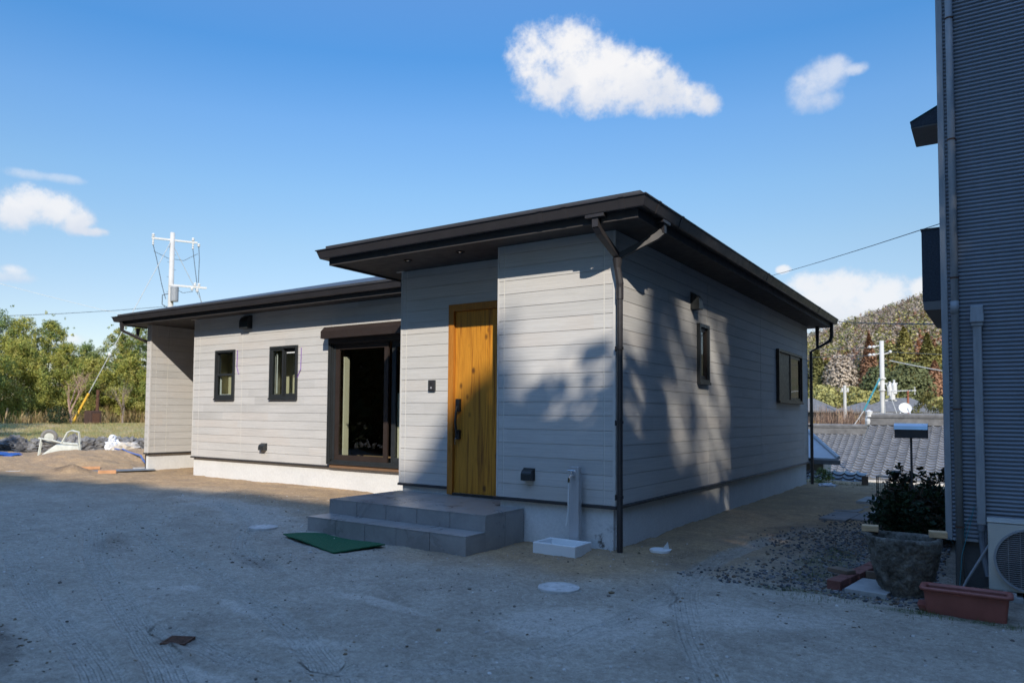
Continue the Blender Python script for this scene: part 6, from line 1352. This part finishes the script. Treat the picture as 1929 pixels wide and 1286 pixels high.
for x, y, h, w, kind, lab in ((-5.6, 100, 11.2, 3.2, 'conifer', 'tallest olive conifer rising right of the concrete pole'), (-3.1, 100, 10.3, 2.5, 'conifer', 'olive conifer close to the neighbour house edge'), (-9.6, 101, 10.5, 2.0, 'rust', 'rust red conifer just right of the concrete pole'),
    (-2.2, 97, 6.8, 2.2, 'rust', 'orange-brown tree low beside the neighbour house edge'), (-16.2, 103, 9.0, 2.3, 'conifer', 'olive conifer left of the concrete pole'), (-19.4, 103, 8.0, 2.0, 'conifer', 'olive conifer next to the far downpipe'), (-13.0, 101, 7.8, 2.4, 'bare', 'grey leafless tree low left of the pole'), (-4.6, 95, 6.6, 2.8, 'dark', 'dark round evergreen behind the television antenna'), (-8.0, 96, 6.2, 2.3, 'dark', 'dark evergreen low behind the pole transformers')):
    wood_tree(x, y, h, w, kind, lab)

# ------------------------------------------------------------------ evergreen trees behind the viewpoint, whose shade lies over the yard
RT = Vector((.788, .6154, 0)); HZ = Vector((.615, -.7885, 0)); QD = 30.0
def from_sun(u, v, q): p = RT * u + HZ * q; return (p.x, p.y, (v + .5383 * q) / .8428)
CL = []                                             # (u, v, r): outline of the crowns as the sun sees them
for u in np.arange(-15.5, -2.3, .36):
    vl = 1.50 + max(0, -2.84 - u) * .318 + .10 * math.sin(u * 2.3) + .08 * math.sin(u * 5.1 + 1)
    CL += [(u, vl - .22, .20), (u + .15, vl - .55, .34), (u, vl - 1.1, .5), (u, vl - 1.8, .6), (u, vl - 2.6, .6)]
    vv = vl - 3.3
    while vv > -2.9: CL.append((u, vv, .6)); vv -= .7
CL += [(-2.2, .95, .34), (-2.3, .5, .45), (-1.98, 1.25, .16), (-1.72, 1.5, .22), (-1.5, 1.66, .24), (-1.28, 1.86, .20), (-1.14, 1.98, .13), (-1.55, 1.25, .42), (-1.2, 1.45, .30), (-1.0, 1.2, .26), (-1.15, .9, .5), (-1.7, .8, .5), (-.82, .98, .24), (-.62, .66, .32), (-.33, .45, .33), (-.04, .3, .30), (.22, .42, .26), (-.7, .2, .5), (-1.6, .2, .6), (-2.3, -.1, .6), (0, -.15, .5), (.6, -.1, .5)]
CL += [(.58, .55, .30), (.62, .95, .27), (.66, 1.35, .27), (.68, 1.75, .28), (.74, 2.15, .30), (.82, 2.6, .33), (.95, 3.1, .36), (1.1, 3.6, .4), (1.0, 4.2, .4), (.95, .3, .45), (1.4, .45, .45), (1.8, .55, .48), (2.2, .6, .45), (1.02, 1.9, .2), (1.1, 2.5, .22), (.95, 1.3, .16), (1.0, .9, .25), (1.3, .8, .25)]
CL += [(1.42, 1.85, .11), (1.62, 1.35, .10), (1.5, 2.4, .13), (1.6, 2.95, .14), (2.05, 1.7, .08), (1.35, 1.2, .13), (2.0, 1.05, .14), (1.7, .95, .33), (2.05, .95, .36), (2.3, 1.0, .3), (1.4, .85, .3)]
for v in np.arange(-.3, 5.0, .42): CL.append((2.62 + .12 * (v < 2.2) + .06 * math.sin(v * 3), v, .30)); CL.append((3.1 + .05 * math.sin(v * 2), v + .2, .42))
for u in np.arange(3.6, 7.2, .62):
    for v in np.arange(-2.8, 1.0 + 1.12 * u, .62): CL.append((u + NP.uniform(-.12, .12), v + NP.uniform(-.12, .12), .48))
for u in np.arange(-4.2, 3.4, .6):
    for v in np.arange(-2.9, .1, .6): CL.append((u + NP.uniform(-.1, .1), v + NP.uniform(-.1, .1), .5))
THIN = [(NP.uniform(1.15, 2.4), NP.uniform(.9, 3.8), NP.uniform(.16, .4)) for _ in range(46)]      # airy twigs in the gap
SHADE = [(.05, .085, .025), (.04, .07, .02), (.08, .11, .03)]
TRUNKS = [-12.2, -10, -7.8, -5.6, -3.6, -1.35, .75, 2.9, 4.6, 6.4]
groups = {t: [] for t in TRUNKS}
for c in CL: groups[min(TRUNKS, key=lambda t: abs(t - c[0]))].append(c)
for t, cs in groups.items():
    q0 = (QD if t < 4 else 9.5) + NP.uniform(-.8, .8); x, y, _ = from_sun(t, 0, q0); o = thing('shade_tree', (x, y, GZ), 'dark evergreen out of view, added to keep low sky light off walls', 'tree', 'evergreens shading the yard')
    pts = []; top = 14.0 if t < 4 else 9.0
    for (u, v, r_) in cs:
        px, py, pz = from_sun(u, v, q0 + NP.uniform(-1.3, 1.3)); pts.append((px, py, pz, r_)); top = max(top, pz)
    if pts:
        p, k = clump_points(pts, int(sum(math.pi * p_[3] ** 2 for p_ in pts) * 420)); v0 = leaf_quads(p, .26, .6); c0 = tones(k, SHADE)
    low = []                                         # unseen low foliage added to stop sky light under the crowns
    w = 1.7 if t > -13 else 2.2
    for _ in range(120): a = NP.uniform(0, 6.28); rr_ = w * math.sqrt(NP.random()); low.append((x + rr_ * math.cos(a), y + rr_ * math.sin(a), NP.uniform(.4, 16.3 if t < 4 else 7.5), 1.0))
    p, k = clump_points(low, 9000); v1 = leaf_quads(p, .5, .6); c1_ = tones(k, SHADE)
    if pts: v1 = np.concatenate([v0, v1]); c1_ = np.concatenate([c0, c1_])
    mesh_np('crown', v1, 4, M['leafdark'], o, cols=c1_)
    if t == .75:
        pts = [from_sun(u, v, q0 + NP.uniform(-1.3, 1.3)) + (r_,) for u, v, r_ in THIN]; p, k = clump_points(pts, 620); mesh_np('outer_twigs', leaf_quads(p, .22, .55), 4, M['leafdark'], o, cols=tones(k, SHADE))
    trunk(o, x, y, GZ - .3, top - 1.0, .30, [(NP.uniform(.3, .9), NP.uniform(-1, 1), NP.uniform(-1, 1), .6) for _ in range(8)])

# nearer trees left and right of the viewpoint (outside the picture): they keep the low sky off the walls
SIDE = [(-13.5, -8.5, 8.0, 2.6), (-17.5, -7.0, 9.0, 2.8), (-21.5, -5.5, 10.0, 3.0), (-9.5, -11.5, 8.2, 2.6), (-26.0, -4.5, 11.5, 3.2), (-5.5, -15.0, 9.0, 2.8), (13.0, -6.5, 11.0, 3.0), (10.5, -11.5, 11.0, 2.6), (14.5, -1.5, 11.0, 3.0)]
for x, y, h, w in SIDE:
    o = thing('shade_tree', (x, y, GZ), 'dark evergreen out of view, added to keep low sky light off walls', 'tree', 'evergreens shading the yard')
    low = [(x + w * math.sqrt(NP.random()) * math.cos(a) * .8, y + w * math.sqrt(NP.random()) * math.sin(a) * .8, GZ + .4 + (h - .8) * NP.random(), 1.1) for a in NP.uniform(0, 6.28, 90)]
    p, k = clump_points(low, 8000); mesh_np('crown', leaf_quads(p, .42, .6), 4, M['leafdark'], o, cols=tones(k, SHADE)); trunk(o, x, y, GZ - .3, h * .9, .22)
